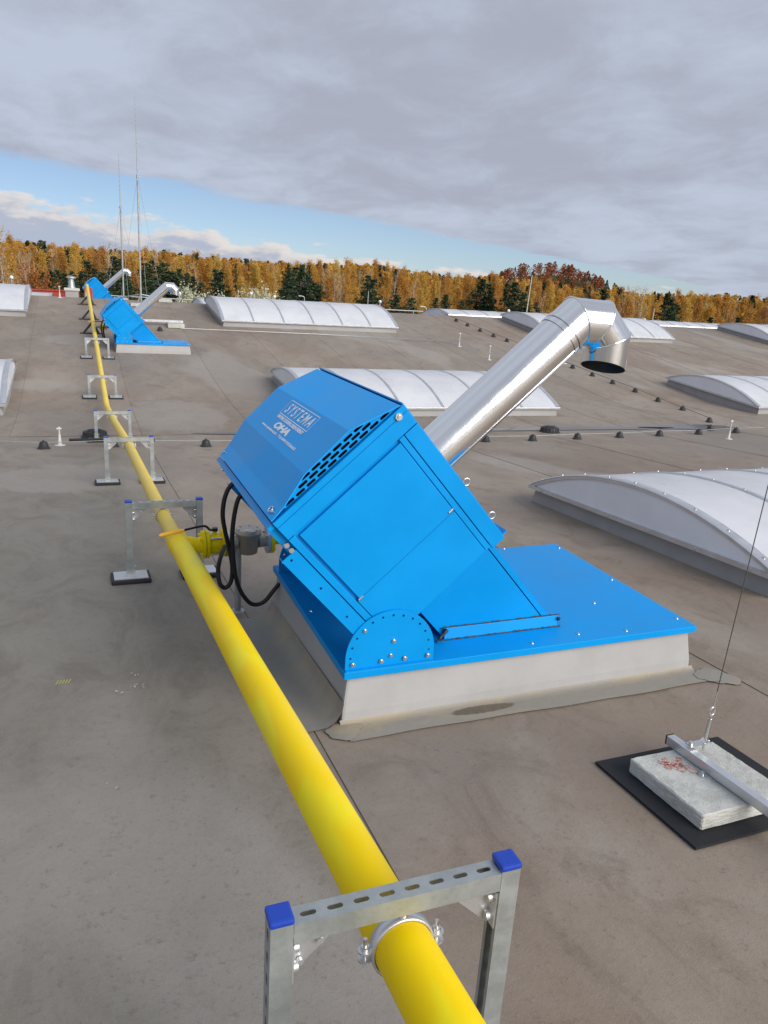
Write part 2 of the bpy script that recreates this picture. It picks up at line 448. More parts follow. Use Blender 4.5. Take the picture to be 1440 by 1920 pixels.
# ------------------------------------------------------------------ roof
RY = [-20, 0, 8.19, 11.2, 11.6, 12.9, 14.6, 17.84, 25.2, 52]
RZ = [1.21, 0, -.494, -.70, -.715, -.715, -.66, -.278, .672, .672 - 26.8 * .129]
def rz(y):
    for i in range(len(RY) - 1):
        if y <= RY[i + 1] or i == len(RY) - 2:
            t = (y - RY[i]) / (RY[i + 1] - RY[i]); return RZ[i] + t * (RZ[i + 1] - RZ[i])
def ysamples(y0, y1):
    ys = [y0] + [y for y in RY if y0 < y < y1] + [y1]
    out = []
    for a, b in zip(ys, ys[1:]):
        n = max(1, int((b - a) / 1.5))
        out += [a + (b - a) * i / n for i in range(n)]
    return out + [y1]
X0, X1, Y0, Y1 = -30.0, 62.0, -18.0, 52.0
mb = MB()
ys = ysamples(Y0, Y1)
vs = []; fs = []
for y in ys: vs += [(X0, y, rz(y)), (X1, y, rz(y))]
for i in range(len(ys) - 1): fs.append((2 * i, 2 * i + 1, 2 * i + 3, 2 * i + 2))
k = len(vs)
for y in (Y0, Y1):
    vs += [(X0, y, rz(y)), (X1, y, rz(y)), (X1, y, -9.2), (X0, y, -9.2)]
fs += [(k, k + 1, k + 2, k + 3), (k + 4, k + 7, k + 6, k + 5)]
roof_me = MB().add(vs, fs)
roof = struct(roof_me.obj('roof', 'membrane'))
def strips(xs, y0, y1, lift, seam='seam_dark'):
    yy = ysamples(y0, y1)
    for a, b in zip(xs, xs[1:]):
        v = []; f = []
        # left edge lapped over its neighbour
        prof = [(a - .05, .0035 + lift), (a - .05, .0062 + lift), (a + .12, .0060 + lift), (b - .06, .0038 + lift), (b, .0034 + lift)]
        n = len(prof)
        for y in yy:
            w = .006 * math.sin(y * 1.7 + a * 3) + .004 * math.sin(y * 4.1 + a)
            for i, (x, h) in enumerate(prof): v.append((x + (w if i < 3 else 0), y, rz(y) + h))
        for i in range(len(yy) - 1):
            for j in range(n - 1): f.append((i * n + j, i * n + j + 1, (i + 1) * n + j + 1, (i + 1) * n + j))
        st = MB().add(v, f).obj('membrane_strip', 'membrane', roof)
        v = []; f = []
        for y in yy:
            w = .006 * math.sin(y * 1.7 + a * 3) + .004 * math.sin(y * 4.1 + a)
            v += [(a - .0530 + w, y, rz(y) + .0058 + lift), (a - .0497 + w, y, rz(y) + .0074 + lift)]
        for i in range(len(yy) - 1): f.append((2 * i, 2 * i + 1, 2 * i + 3, 2 * i + 2))
        MB().add(v, f).obj('seam', seam, st)
mat('yellow_mark', (.62, .58, .08), .7)
mat('scuff', (.52, .50, .46), .8)
mat('seam_pale', (.13, .117, .105), .7, 0, .3, 0, 10, .3, 3)
mat('seam_dark', (.10, .088, .076), .7, 0, .3, 0, 10, .3, 3)
strips([.92 + 2.25 * i for i in range(-6, 14)], -6.0, 11.75, .0)
strips([.92 + 1.79 * i for i in range(-9, 24)], 11.7, 25.25, .004, 'seam_pale')

# small paint and scuff marks on the membrane
mk = MB()
for i in range(5):
    x = -.168 + i * .0135; mk.add([(x, 3.515, rz(3.515) + .0085), (x + .0035, 3.515, rz(3.515) + .0085), (x + .0155, 3.555, rz(3.555) + .0085), (x + .012, 3.555, rz(3.555) + .0085)], [(0, 1, 2, 3)])
mk.obj('paint_mark', 'yellow_mark', roof)
qm = random.Random(12); mk = MB()
for cx_, cy_, n_ in ((.19, 3.40, 7), (.13, 3.35, 4), (.21, 3.52, 3), (.05, 2.6, 2)):
    for i in range(n_):
        x = cx_ + qm.uniform(-.035, .035); y = cy_ + qm.uniform(-.03, .03); l = qm.uniform(.004, .014); w = qm.uniform(.002, .005); a = qm.uniform(0, 3.1)
        c_, s_ = math.cos(a), math.sin(a)
        mk.add([(x + l * c_, y + l * s_, rz(y) + .009), (x - w * s_, y + w * c_, rz(y) + .009), (x - l * c_, y - l * s_, rz(y) + .009), (x + w * s_, y - w * c_, rz(y) + .009)], [(0, 1, 2, 3)])
mk.obj('scuff_marks', 'scuff', roof)
# wet puddles lying in the valley
def puddle(name, pts, label):
    vv = [(x, y, rz(y) + .016) for x, y in pts]
    cx = sum(p[0] for p in pts) / len(pts); cy = sum(p[1] for p in pts) / len(pts)
    n = len(vv); vv.append((cx, cy, rz(cy) + .016))
    o = MB().add(vv, [(i, (i + 1) % n, n) for i in range(n)]).obj(name, 'puddle')
    o['kind'] = 'structure'; return o
mt = bpy.data.materials.new('puddle'); mt.use_nodes = True; MATS['puddle'] = mt
b = mt.node_tree.nodes['Principled BSDF']; b.inputs['Base Color'].default_value = (.045, .042, .04, 1); b.inputs['Roughness'].default_value = .06
def blob(cx, cy, rx, ry, n=26, seed=1):
    q = random.Random(seed); ph = [q.uniform(0, 6.28) for _ in range(4)]
    out = []
    for i in range(n):
        t = 2 * math.pi * i / n
        k = 1 + .14 * math.sin(2 * t + ph[0]) + .1 * math.sin(3 * t + ph[1]) + .06 * math.sin(7 * t + ph[2])
        out.append((cx + rx * k * math.cos(t), cy + ry * k * math.sin(t)))
    return out
puddle('puddle', blob(8.6, 11.78, 2.0, .16, seed=3), '')
puddle('puddle', blob(11.4, 11.80, 1.25, .22, seed=5), '')
puddle('puddle', blob(2.6, 11.75, .85, .10, seed=8), '')

# ------------------------------------------------------------------ heater unit
DX, DZ = .682, .78
UX, UZ = .7432, .6691
def uw(u, w, y): return (DX + u * UX - w * UZ, y, DZ + u * UZ + w * UX)
LZ = .0952
LX0, LX1, LY0, LY1 = 1.004, 2.944, 2.756, 4.066
YF, YB = 2.785, 3.95
def upoly(u0, u1, w0, w1): return [(u0, w0), (u1, w0), (u1, w1), (u0, w1)]
def slab_uw(m_, u0, u1, w0, w1, ya, yb): return m_.prism(upoly(u0, u1, w0, w1), ya, yb, lambda p, t: uw(p[0], p[1], t))
def build_heater():
    base = (LX0, LY0, -.177)
    R = empty('roof_heater', base, '', 'heater', 'blue roof heaters along the gas pipe')
    # curb
    c = MB()
    z0 = -.5
    vs = []
    for zz, ins in ((z0, -.035), (-.10, -.012), (.062, .012)):
        vs += [(LX0 + .012 + ins, LY0 + .016 + ins, zz), (LX1 - .012 - ins, LY0 + .016 + ins, zz), (LX1 - .012 - ins, LY1 - .012 - ins, zz), (LX0 + .012 + ins, LY1 - .012 - ins, zz)]
    fs = []
    for k in (0, 4): fs += [(k + i, k + (i + 1) % 4, k + 4 + (i + 1) % 4, k + 4 + i) for i in range(4)]
    fs += [(3, 2, 1, 0), (8, 9, 10, 11)]
    c.add(vs, fs).obj('curb', 'membrane_wall', R, bevel=.012)
    # lid: top sheet with folded rim
    l = MB(); l.box((LX0, LY0, LZ - .034), (LX1, LY1, LZ))
    lid = l.obj('lid', 'blue_paint', R, bevel=.003)
    for x, y in ((2.532, 4.046), (2.915, 3.984), (2.908, 3.418), (2.903, 2.859), (2.526, 2.801), (1.971, 2.802), (2.58, 3.143), (2.256, 2.831), (1.057, 3.978), (1.042, 3.406)):
        MB().cyl((x, y, LZ), (x, y, LZ + .003), .009, .008, 10).cyl((x, y, LZ + .003), (x, y, LZ + .008), .005, .0045, 6).obj('screw', 'bolt_steel', lid)
    # body core and skins
    b = MB(); slab_uw(b, .004, .694, -.781, -.002, YF + .014, YB)
    b.obj('body', 'blue_paint', R)
    def skin(name, u0, u1, w0, w1, ya=YF, yb=YF + .013):
        return slab_uw(MB(), u0, u1, w0, w1, ya, yb).obj(name, 'blue_paint', R, bevel=.0025)
    skin('top_band', 0.0, .70, -.098, -.031)
    slab_uw(MB(), 0.0, .70, -.028, 0.0, YF - .004, YF + .013).obj('rim_strip', 'blue_paint', R, bevel=.002)
    skin('side_strip', 0.0, .030, -.70, -.101)
    skin('side_strip', .5995, .626, -.785, -.101)
    slab_uw(MB(), .629, .702, -.80, -.101, YF - .003, YF + .013).obj('corner_strip', 'blue_paint', R, bevel=.003)
    skin('lower_panel', .033, .597, -.785, -.523)
    door = slab_uw(MB(), .046, .596, -.520, -.114, YF - .004, YF + .013).obj('access_door', 'blue_paint', R, bevel=.003)
    for u, w in ((.585, -.507), (.052, -.519)):
        p = uw(u, w, YF - .004)
        d = Vector((UX, 0, UZ)) * .012
        MB().cyl(Vector(p) - d, Vector(p) + d, .006, seg=8).obj('latch', 'bolt_steel', door)
    # upper right panel with lip and lifting eyes
    rp = slab_uw(MB(), .702, .708, -.80, .0, YF + .02, YB + .01).obj('flue_panel', 'blue_paint', R)
    slab_uw(MB(), .694, .735, -.806, -.80, YF + .03, YB).obj('panel_lip', 'blue_paint', rp)
    for w in (-.475, -.688):
        cen = Vector(uw(.722, w, YF + .03)); pts = []
        for i in range(19):
            t = 2 * math.pi * i / 18
            pts.append(cen + Vector((UX, 0, UZ)) * .016 * math.cos(t) + Vector((-UZ, 0, UX)) * .016 * math.sin(t))
        MB().tube(pts, .0036, 8).obj('lifting_eye', 'bolt_steel', R)
    # underside strip along the lower left face
    ls = slab_uw(MB(), -.036, -.001, -.72, -.030, YF + .03, YB).obj('burner_panel', 'blue_paint', R, bevel=.003)
    slab_uw(MB(), -.030, -.004, -.024, -.006, YF + .01, YB + .03).obj('drip_edge', 'blue_paint', R)
    for w in (-.055, -.155, -.70):
        p = Vector(uw(-.038, w, YB - .02)); MB().cyl(p, p - Vector((UX, 0, UZ)) * .008, .008, seg=6).obj('bolt', 'bolt_steel', R)
    # hood
    prof = [(.002, .010), (.073, .018), (.222, .062), (.466, .072), (.690, .006)]
    th = .004
    outer = [(u, w) for u, w in prof]; inner = [(u, w - th) for u, w in reversed(prof)]
    hood = MB().prism(outer + inner, YF + .004, YB - .004, lambda p, t: uw(p[0], p[1], t))
    ho = hood.obj('hood', 'blue_hood', R)
    # end grilles with real slots
    gp = [(.076, .004), (.690, .001), (.466, .0665), (.222, .0565), (.076, .0145)]
    for k, yg in enumerate((YF + .016, YB - .022)):
        g = MB().prism(gp, yg, yg + .003, lambda p, t: uw(p[0], p[1], t)).mesh('grille')
        cu = MB()
        for row, w in enumerate((.0125, .0305, .0485)):
            for i in range(11):
                u = .108 + i * .0565 + (row % 2) * .028
                lo = .076 + max(0, (w - .012)) / .046 * .14; hi = .690 - (w) / .066 * .215
                if u - .023 < lo - .01 or u + .023 > hi + .006: continue
                cu.prism(capsule(u, w, .046, .0125), yg - .01, yg + .02, lambda p, t: uw(p[0], p[1], t))
        gm = cut(g, cu)
        for v in gm.vertices: v.co -= Vector(base)
        newobj('grille', gm, 'blue_paint', R)
    slab_uw(MB(), .10, .66, .0005, .003, YF + .03, YB - .03).obj('hood_shade_sheet', 'dark_void', R)  # near-black sheet paints the shade of the hollow hood behind the slots
    # hood fixings
    p = Vector(uw(.655, -.022, YF - .004)); MB().cyl(p, p + Vector((0, -.008, 0)), .015, seg=18).cyl(p + Vector((0, -.008, 0)), p + Vector((0, -.014, 0)), .009, .007, 6).obj('bolt', 'bolt_steel', R)
    nrm = Vector((-UZ, 0, UX))
    for yy, big in ((YF + .05, 1), (YB - .05, 0)):
        p = Vector(uw(.032, .014, yy)); mbq = MB().cyl(p, p + nrm * .007, .007, seg=8)
        if big:
            pts = [p + nrm * .006 + Vector((0, .028, 0)) + Vector((UX, 0, UZ)) * .013 * math.cos(t * .35) + Vector((0, 1, 0)) * .016 * math.sin(t * .35) for t in range(19)]
            mbq.tube(pts, .003, 6)
        mbq.obj('turn_screw', 'bolt_steel', R)
    # pivot plates
    cxp, czp, rp_ = 1.2205, .150, .2095
    arc = [(cxp + rp_ * math.cos(math.pi * i / 40), czp + rp_ * math.sin(math.pi * i / 40)) for i in range(41)]
    poly = [(1.430, LZ + .001)] + arc + [(1.011, LZ + .001)]
    holes = [(1.033, .151), (1.040, .200), (1.059, .244), (1.127, .311), (1.173, .330), (1.221, .336), (1.269, .329), (1.314, .310), (1.351, .281), (1.380, .243), (1.398, .198), (1.404, .151)]
    for yp, sgn in ((YF - .012, 1), (YB + .004, -1)):
        g = MB().prism(poly, yp, yp + .006, lambda p, t: (p[0], t, p[1])).mesh('pivot')
        cu = MB()
        for hx, hz in holes:
            cu.prism([(hx + .0058 * math.cos(2 * math.pi * i / 10), hz + .0058 * math.sin(2 * math.pi * i / 10)) for i in range(10)], yp - .01, yp + .02, lambda p, t: (p[0], t, p[1]))
        gm = cut(g, cu)
        for v in gm.vertices: v.co -= Vector(base)
        pl = newobj('pivot_plate', gm, 'blue_paint', R); pl['_o'] = base
        if sgn > 0:
            MB().box((1.011, yp - .016, LZ), (1.430, yp, LZ + .005)).obj('foot_flange', 'blue_paint', pl)
            for hx, hz, rr in ((1.092, .280, .0085), (1.2305, .215, .010), (1.220, .147, .0085)):
                MB().cyl((hx, yp, hz), (hx, yp - .006, hz), rr, seg=8).cyl((hx, yp - .006, hz), (hx, yp - .012, hz), rr * .7, seg=6).obj('bolt', 'bolt_steel', pl)
            for x in (1.044, 1.176, 1.288, 1.400):
                MB().cyl((x, yp - .004, LZ + .03), (x, yp - .009, LZ + .03), .0105, seg=12).cyl((x, yp - .010, LZ + .03), (x, yp - .014, LZ + .03), .0065, seg=6).obj('bolt', 'bolt_steel', pl)
        # arm
        g = MB(); slab_uw(g, -.078, -.004, -.66, -.148, yp + .007, yp + .012)
        cu = MB()
        for u, w in ((-.046, -.171), (-.040, -.355), (-.045, -.540)):
            cu.prism([(u + .006 * math.cos(2 * math.pi * i / 10), w + .006 * math.sin(2 * math.pi * i / 10)) for i in range(10)], yp - .01, yp + .03, lambda p, t: uw(p[0], p[1], t))
        gm = cut(g.mesh('arm'), cu)
        for v in gm.vertices: v.co -= Vector(base)
        am = newobj('pivot_arm', gm, 'blue_paint', R); am['_o'] = base
        slab_uw(MB(), -.078, -.074, -.66, -.148, yp + .012, yp + .05).obj('arm_flange', 'blue_paint', am)
        for w in (-.105, -.135):
            p = Vector(uw(-.018, w, yp + .012)); MB().cyl(p, p + Vector((0, -.014, 0)), .0115, seg=6).obj('bolt', 'bolt_steel', am)
    # duct to the lid, cut level at the lid
    def duct_pts(u0, u1, y, top_w=-.775, zb=LZ + .001):
        pts = []
        for u in (u0, u1):
            w = (zb - DZ - u * UZ) / UX; pts.append((uw(u, w, y)))
        return [uw(u0, top_w, y), uw(u1, top_w, y), pts[1], pts[0]]
    yd0, yd1 = 2.955, 3.80
    vs = duct_pts(.205, .640, yd0) + duct_pts(.205, .640, yd1)
    MB().add(vs, [(0, 1, 2, 3), (7, 6, 5, 4), (0, 4, 5, 1), (1, 5, 6, 2), (2, 6, 7, 3), (3, 7, 4, 0)]).obj('duct', 'blue_paint', R)
    vs = duct_pts(.645, .672, yd0 - .003) + duct_pts(.645, .672, yd1)
    MB().add(vs, [(0, 1, 2, 3), (7, 6, 5, 4), (0, 4, 5, 1), (1, 5, 6, 2), (2, 6, 7, 3), (3, 7, 4, 0)]).obj('duct_corner', 'blue_paint', R)
    fl = MB()
    prof2 = [(yd0 - .012, LZ + .062), (yd0 - .0085, LZ + .064), (yd0 - .014, LZ + .003), (yd0 - .02, LZ + .003)]
    fl.prism([(yd0 - .004, LZ + .058), (yd0 - .010, LZ + .058), (yd0 - .020, LZ + .004), (yd0 - .004, LZ + .004)], 1.565, 2.20, lambda p, t: (t, p[0], p[1]))
    f2 = fl.obj('duct_flange', 'blue_paint', R, bevel=.002)
    sl = MB(); q = random.Random(4)
    for zz, yy in ((LZ + .060, yd0 - .005), (LZ + .003, yd0 - .021)):
        pts = []; rad = []
        for i in range(60):
            t = i / 59
            pts.append((1.55 + .665 * t, yy + q.uniform(-.002, .002), zz + q.uniform(-.0015, .0015))); rad.append(.0032 * q.uniform(.6, 1.6))
        sl.tube(pts, .004, 6, True, rad)
    pts = [(2.20 + .03 * t, yd0 - .03 + .07 * t, LZ + .05 - .045 * t) for t in [i / 8 for i in range(9)]]
    sl.tube(pts, .007, 6, True, [.007 * q.uniform(.6, 1.5) for _ in pts])
    pts = [(1.575 - .06 * t, yd0 - .02 - .02 * t, LZ + .055 - .048 * t) for t in [i / 8 for i in range(9)]]
    sl.tube(pts, .008, 6, True, [.008 * q.uniform(.6, 1.6) for _ in pts])
    sl.obj('sealant_bead', 'sealant', f2)
    # flue: straight pipe, collar and three mitred elbow sections
    yc = 3.42
    fr = .119
    A0 = Vector((1.52, yc, .775))
    dirs = [math.radians(a) for a in (42.0, -2.0, -46.0, -90.0)]
    dv = [Vector((math.cos(a), 0, math.sin(a))) for a in dirs]
    lens = [1.16, .175, .175, .155]
    # straight
    axis0 = Vector((1.668, yc, .905)); 
    p_start = axis0 - dv[0] * .10; p_ring = axis0 + dv[0] * .885
    def ringpts(c, nrm, r, d, seg=40):
        """points of a cylinder of direction d, cut by plane through c with normal nrm"""
        a = Vector((0, 1, 0)); bb = d.cross(a).normalized(); out = []
        for j in range(seg):
            t = 2 * math.pi * j / seg
            o = a * r * math.cos(t) + bb * r * math.sin(t)
            out.append(c + o - d * (o.dot(nrm) / d.dot(nrm)))
        return out
    def section(m_, c0, n0, c1, n1, d, r, inner=False):
        s0 = ringpts(c0, n0, r, d); s1 = ringpts(c1, n1, r, d); n = len(s0)
        m_.add(s0 + s1, [(j, (j + 1) % n, n + (j + 1) % n, n + j) if not inner else (j, n + j, n + (j + 1) % n, (j + 1) % n) for j in range(n)], True)
    s = MB(); section(s, p_start, dv[0], p_ring, dv[0], dv[0], fr)
    pipe = s.obj('flue_pipe', 'stainless', R)
    # lengthwise seam
    sd_ = Vector((0, -.80, 0)) + Vector((math.sin(dirs[0]), 0, -math.cos(dirs[0]))) * .60
    sd_.normalize()
    sm = MB().tube([p_start + sd_ * (fr + .0005), p_ring + sd_ * (fr + .0005)], .0028, 6)
    sm.obj('pipe_seam', 'stainless', pipe)
    for off, rr, wd in ((.0, .1205, .012), (.032, .120, .008)):
        q0 = p_ring + dv[0] * off
        s = MB(); section(s, q0 - dv[0] * wd, dv[0], q0 + dv[0] * wd, dv[0], dv[0], fr + .0035)
        section(s, q0 - dv[0] * wd, dv[0], q0 - dv[0] * (wd + .003), dv[0], dv[0], fr + .001)
        s.obj('collar', 'stainless', pipe)
    el = empty('flue_elbow', (0, 0, 0), '', ''); 
    del el['label']; del el['category']; del el['_o']; el.parent = R; el['_o'] = base
    ELM = MB()
    corner = [p_ring + dv[0] * .118]
    for L, d in zip((.133, .112), dv[1:3]): corner.append(corner[-1] + d * L)
    end = corner[2] + dv[3] * .145
    cs = [p_ring] + corner + [end]
    ns = [dv[0]] + [(dv[i] + dv[i + 1]).normalized() for i in range(3)] + [Vector((-.26, -.22, -1.0)).normalized()]
    for i in range(4):
        s = MB(); section(s, cs[i], ns[i], cs[i + 1], ns[i + 1], dv[i], fr - .001 * (i == 0))
        if i == 3:
            li = MB(); section(li, cs[i], ns[i], cs[i + 1], ns[i + 1], dv[i], fr - .004, True)
            nn = 40; rr_ = ringpts(cs[3], ns[3], fr - .004, dv[3]); li.add(rr_, [tuple(range(nn))]); li.obj('elbow_inside', 'outlet_shade', el)
            a = ringpts(cs[4], ns[4], fr, dv[3]); b_ = ringpts(cs[4], ns[4], fr - .004, dv[3]); n = len(a)
            s.add(a + b_, [(j, (j + 1) % n, n + (j + 1) % n, n + j) for j in range(n)])
        s.obj('elbow_section', 'stainless', el)
        if i > 0:
            rp0 = ringpts(cs[i], ns[i], fr + .0015, dv[i])
            MB().tube(rp0 + [rp0[0]], .0035, 6, False).obj('elbow_seam', 'stainless', el)
    return R
heater = build_heater()
heater['label'] = 'large tilted blue roof heater with white lettering nearest the camera'
far_heaters = []
copy1 = copy_tree(heater)      # copied before the lettering, flashing and hoses are added
copy2 = copy_tree(heater)

# lettering on the hood
def text_mesh(body, size, xs=1.0, shear=0.0, bold=0.0, space=1.0, align='LEFT'):
    cu = bpy.data.curves.new('t', 'FONT'); cu.body = body; cu.size = size; cu.shear = shear; cu.offset = bold
    cu.space_character = space; cu.align_x = align; cu.extrude = .0004; cu.resolution_u = 3
    o = bpy.data.objects.new('t', cu); COL.objects.link(o)
    dg = bpy.context.evaluated_depsgraph_get(); dg.update()
    me = bpy.data.meshes.new_from_object(o.evaluated_get(dg))
    bpy.data.objects.remove(o)
    return me
def place_text(name, body, u, y, wid, hgt, shear=0, bold=0, space=1.0):
    me = text_mesh(body, 1.0, 1.0, shear, bold, space)
    xs = [v.co.x for v in me.vertices]; yv = [v.co.y for v in me.vertices]
    x0, x1, y0, y1 = min(xs), max(xs), min(yv), max(yv)
    off = heater['_o']
    # the flat logo facet of the hood runs from (u .222, w .062) to (u .466, w .072)
    for v in me.vertices:
        a = (v.co.x - x0) / (x1 - x0) * wid; c = (v.co.y - y0) / (y1 - y0) * hgt
        uu = u + c; ww = .062 + (uu - .222) * (.010 / .244) + .0008 + (v.co.z > 0) * .0006
        p = uw(uu, ww, y - a); v.co = Vector(p) - Vector(off)
    return newobj(name, me, 'white_print', heater)
place_text('lettering', 'SYSTEMA', .377, 3.560, .405, .060, .25, .010, 1.5)
place_text('lettering', 'HEATING COOLING GREEN ENERGY', .338, 3.585, .440, .0185, 0, .03, .95)
place_text('lettering', 'OHA', .288, 3.515, .235, .040, .28, .05, .92)
place_text('lettering', 'www.systema.it - Tel 049.9355663', .261, 3.678, .610, .0185, 0, .022, 1.0)
fm = MB()
def logo_pt(u, y): return uw(u, .062 + (u - .222) * (.010 / .244) + .0012, y)
for (ua, ub, ya, yb) in ((.362, .3655, 3.126, 3.597), (.4465, .450, 3.126, 3.597), (.3655, .4465, 3.126, 3.1295), (.3655, .4465, 3.5935, 3.597)):
    fm.add([logo_pt(ua, ya), logo_pt(ub, ya), logo_pt(ub, yb), logo_pt(ua, yb)], [(0, 1, 2, 3)])
fm.obj('logo_frame', 'white_print', heater)

# flashing around the near curb
fs_ = MB()
def roofpt(x, y, h): return (x, y, rz(y) + h)
def cove(side, a0, a1, n=24):
    v = []; f = []
    prof = [(.0, .105), (.006, .07), (.022, .038), (.05, .018), (.085, .0125), (.13, .0115)]
    k = len(prof)
    for i in range(n + 1):
        t = a0 + (a1 - a0) * i / n
        for o_, h in prof:
            wv = (1.15 if side == 0 else 1) + .05 * math.sin(t * 3.3 + side) + .025 * math.sin(t * 13)
            if side == 0: v.append(roofpt(t, LY0 + .003 - o_ * wv, h * (.28 if o_ < .05 else 1) if o_ < .05 else .0118))
            else: v.append(roofpt(LX0 - .002 - o_ * 1.5 * wv, t, h * 1.15 if o_ < .05 else h))
    for i in range(n):
        for j in range(k - 1): f.append((i * k + j, i * k + j + 1, (i + 1) * k + j + 1, (i + 1) * k + j))
    fs_.add(v, f, True)
cove(0, LX0 - .01, LX1 + .02); cove(1, LY0 - .02, LY1 + .02)
def disc(cx, cy, rx, ry, h, seed, n=28):
    pts = blob(cx, cy, rx, ry, n, seed); v = [roofpt(x, y, h) for x, y in pts] + [roofpt(cx, cy, h + .003)]
    return v, [(i, (i + 1) % n, n) for i in range(n)]
fs_.obj('flashing', 'flashing', heater)
for cx, cy, rx, ry, sd2 in ((1.00, 2.70, .085, .07, 2), (2.98, 2.66, .075, .06, 6), (.945, 4.00, .07, .085, 9), (3.03, 2.64, .09, .10, 12)):
    v, f = disc(cx, cy, rx, ry, .014 if sd2 != 12 else .011, sd2); MB().add(v, f, True).obj('corner_patch', 'flashing', heater)

# hoses
def smooth_path(pts, n=6):
    P = [Vector(p) for p in pts]; P = [P[0] * 2 - P[1]] + P + [P[-1] * 2 - P[-2]]; out = []
    for i in range(1, len(P) - 2):
        for k in range(n):
            t = k / n; a, b_, c, d = P[i - 1:i + 3]
            out.append(.5 * ((2 * b_) + (c - a) * t + (2 * a - 5 * b_ + 4 * c - d) * t * t + (3 * b_ - a - 3 * c + d) * t ** 3))
    out.append(P[-2]); return out
def hose(pts, parent):
    path = smooth_path(pts, 8)
    MB().tube(path, .0125, 12).obj('cable_hose', 'black_hose', parent)
hA = [(.80, 3.93, .66), (.74, 3.95, .623), (.705, 3.95, .555), (.693, 3.95, .455), (.709, 3.96, .353), (.733, 3.97, .249), (.75, 3.97, .143), (.742, 3.97, .055), (.71, 3.97, .022), (.681, 3.97, .052), (.675, 3.99, .123), (.70, 4.05, .178), (.735, 4.12, .215)]
hB = [(.84, 3.93, .60), (.784, 3.95, .555), (.757, 3.95, .46), (.745, 3.95, .334), (.75, 3.95, .221), (.763, 3.95, .106), (.792, 3.95, .006), (.839, 3.95, -.067), (.882, 3.95, -.089), (.933, 3.95, -.072), (.987, 3.96, -.013), (1.02, 3.97, .02)]
hose(hA, heater); hose(hB, heater)

# farther heaters: same make, smaller, on the far slope and beyond the ridge
for c, loc, s, lab in ((copy1, (.845, 18.38, -.205), .845, 'small tilted blue roof heater on the far slope beside the yellow pipe'), (copy2, (.60, 29.1, .075), .80, 'farthest blue roof heater half hidden behind the roof ridge')):
    c.location = loc; c.scale = (s, s, s); c['label'] = lab
off = heater['_o']
hose2 = MB().tube(smooth_path([(-.20, 1.17, .80), (-.27, 1.19, .73), (-.31, 1.19, .60), (-.30, 1.2, .42), (-.26, 1.2, .25), (-.22, 1.2, .1)], 5), .016, 10).obj('cable_hose', 'black_hose', copy1, off=(0, 0, 0))
MB().tube(smooth_path([(-.16, 1.17, .74), (-.22, 1.19, .66), (-.25, 1.19, .5), (-.24, 1.2, .35), (-.2, 1.2, .2), (-.12, 1.2, .06)], 5), .016, 10).obj('cable_hose', 'black_hose', copy1, off=(0, 0, 0))

# ------------------------------------------------------------------ gas pipe
pp = empty('gas_pipe', (.5, 4.3, rz(4.3)), 'long yellow gas pipe running across the whole roof on metal supports', 'pipe')
PN = [(.54, -1.6, .755), (.52, 1.033, .510), (.491, 4.22, .2135)]
MB().tube(PN, .0575, 40).obj('pipe_run', 'yellow_paint', pp)
tdir = (Vector(PN[2]) - Vector(PN[1])).normalized()
tb = Vector((.491, 4.22, .2135))
MB().tube([tb - tdir * .11, tb - tdir * .10, tb + tdir * .10, tb + tdir * .11], .06, 40, True, [.0577, .0605, .0605, .050]).obj('tee', 'yellow_paint', pp)
for s in (-.112, -.02, .1):
    MB().tube([tb + tdir * (s - .004), tb + tdir * s, tb + tdir * (s + .004)], .06, 40, True, [.0588, .0625, .0588]).obj('weld', 'yellow_paint', pp)
far1 = [(.488, 4.33, .2035), (.484, 4.99, .139), (.468, 8.19, -.090), (.430, 11.28, -.362), (.428, 12.95, -.512), (.428, 13.15, -.522), (.427, 13.35, -.506), (.423, 14.74, -.330), (.419, 17.84, .058), (.415, 25.55, 1.02), (.413, 25.75, 1.03), (.405, 25.90, 1.0), (.40, 25.95, .90), (.40, 25.95, .70)]
sp = []
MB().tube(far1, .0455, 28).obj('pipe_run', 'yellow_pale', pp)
MB().tube([(.40, 25.95, .80), (.40, 25.95, .60)], .055, 20).obj('pipe_sleeve', 'white_plastic', pp)
# branch stub and flanges toward the heater
by, bz = 4.24, .190
def xcyl(x0, x1, r, r1=None, seg=28, y=by, z=bz): return MB().cyl((x0, y, z), (x1, y, z), r, r1, seg)
MB().tube([(.50, by, bz + .012), (.56, by, bz + .005), (.59, by, bz), (.622, by, bz)], .04, 24, True, [.052, .046, .042, .048]).obj('branch_pipe', 'yellow_bright', pp)
def flange(parent, x, th, r, material, nb=4, bolts=True):
    fo = xcyl(x, x + th, r).obj('flange', material, parent)
    if bolts:
        for i in range(nb):
            t = math.pi / 4 + 2 * math.pi * i / nb
            y = by + math.cos(t) * r * .78; z = bz + math.sin(t) * r * .78
            MB().cyl((x - .013, y, z), (x + th + .03, y, z), .0085, seg=6).obj('bolt', material if material != 'yellow_bright' else 'yellow_bright', fo)
    return fo
flange(pp, .622, .018, .082, 'yellow_bright')
xcyl(.640, .6435, .074).obj('gasket', 'black_rubber', pp)
gv = empty('gas_valve', (.69, by, rz(by)), 'yellow ball valve with black lever and orange grip on the gas branch', 'valve')
flange(gv, .6435, .018, .082, 'yellow_bright', bolts=False)
vb = MB().tube([(.66, by, bz), (.672, by, bz), (.70, by, bz), (.728, by, bz), (.74, by, bz)], .04, 28, True, [.05, .058, .062, .058, .05]); vb.obj('valve_body', 'yellow_bright', gv)
flange(gv, .735, .018, .080, 'yellow_paint', 4)
for t in (.8, 2.35, 3.95, 5.5):
    y = by + math.cos(t) * .066; z = bz + math.sin(t) * .066
    MB().cyl((.668, y, z), (.735, y, z), .0075, seg=6).obj('bolt', 'bolt_steel', gv)
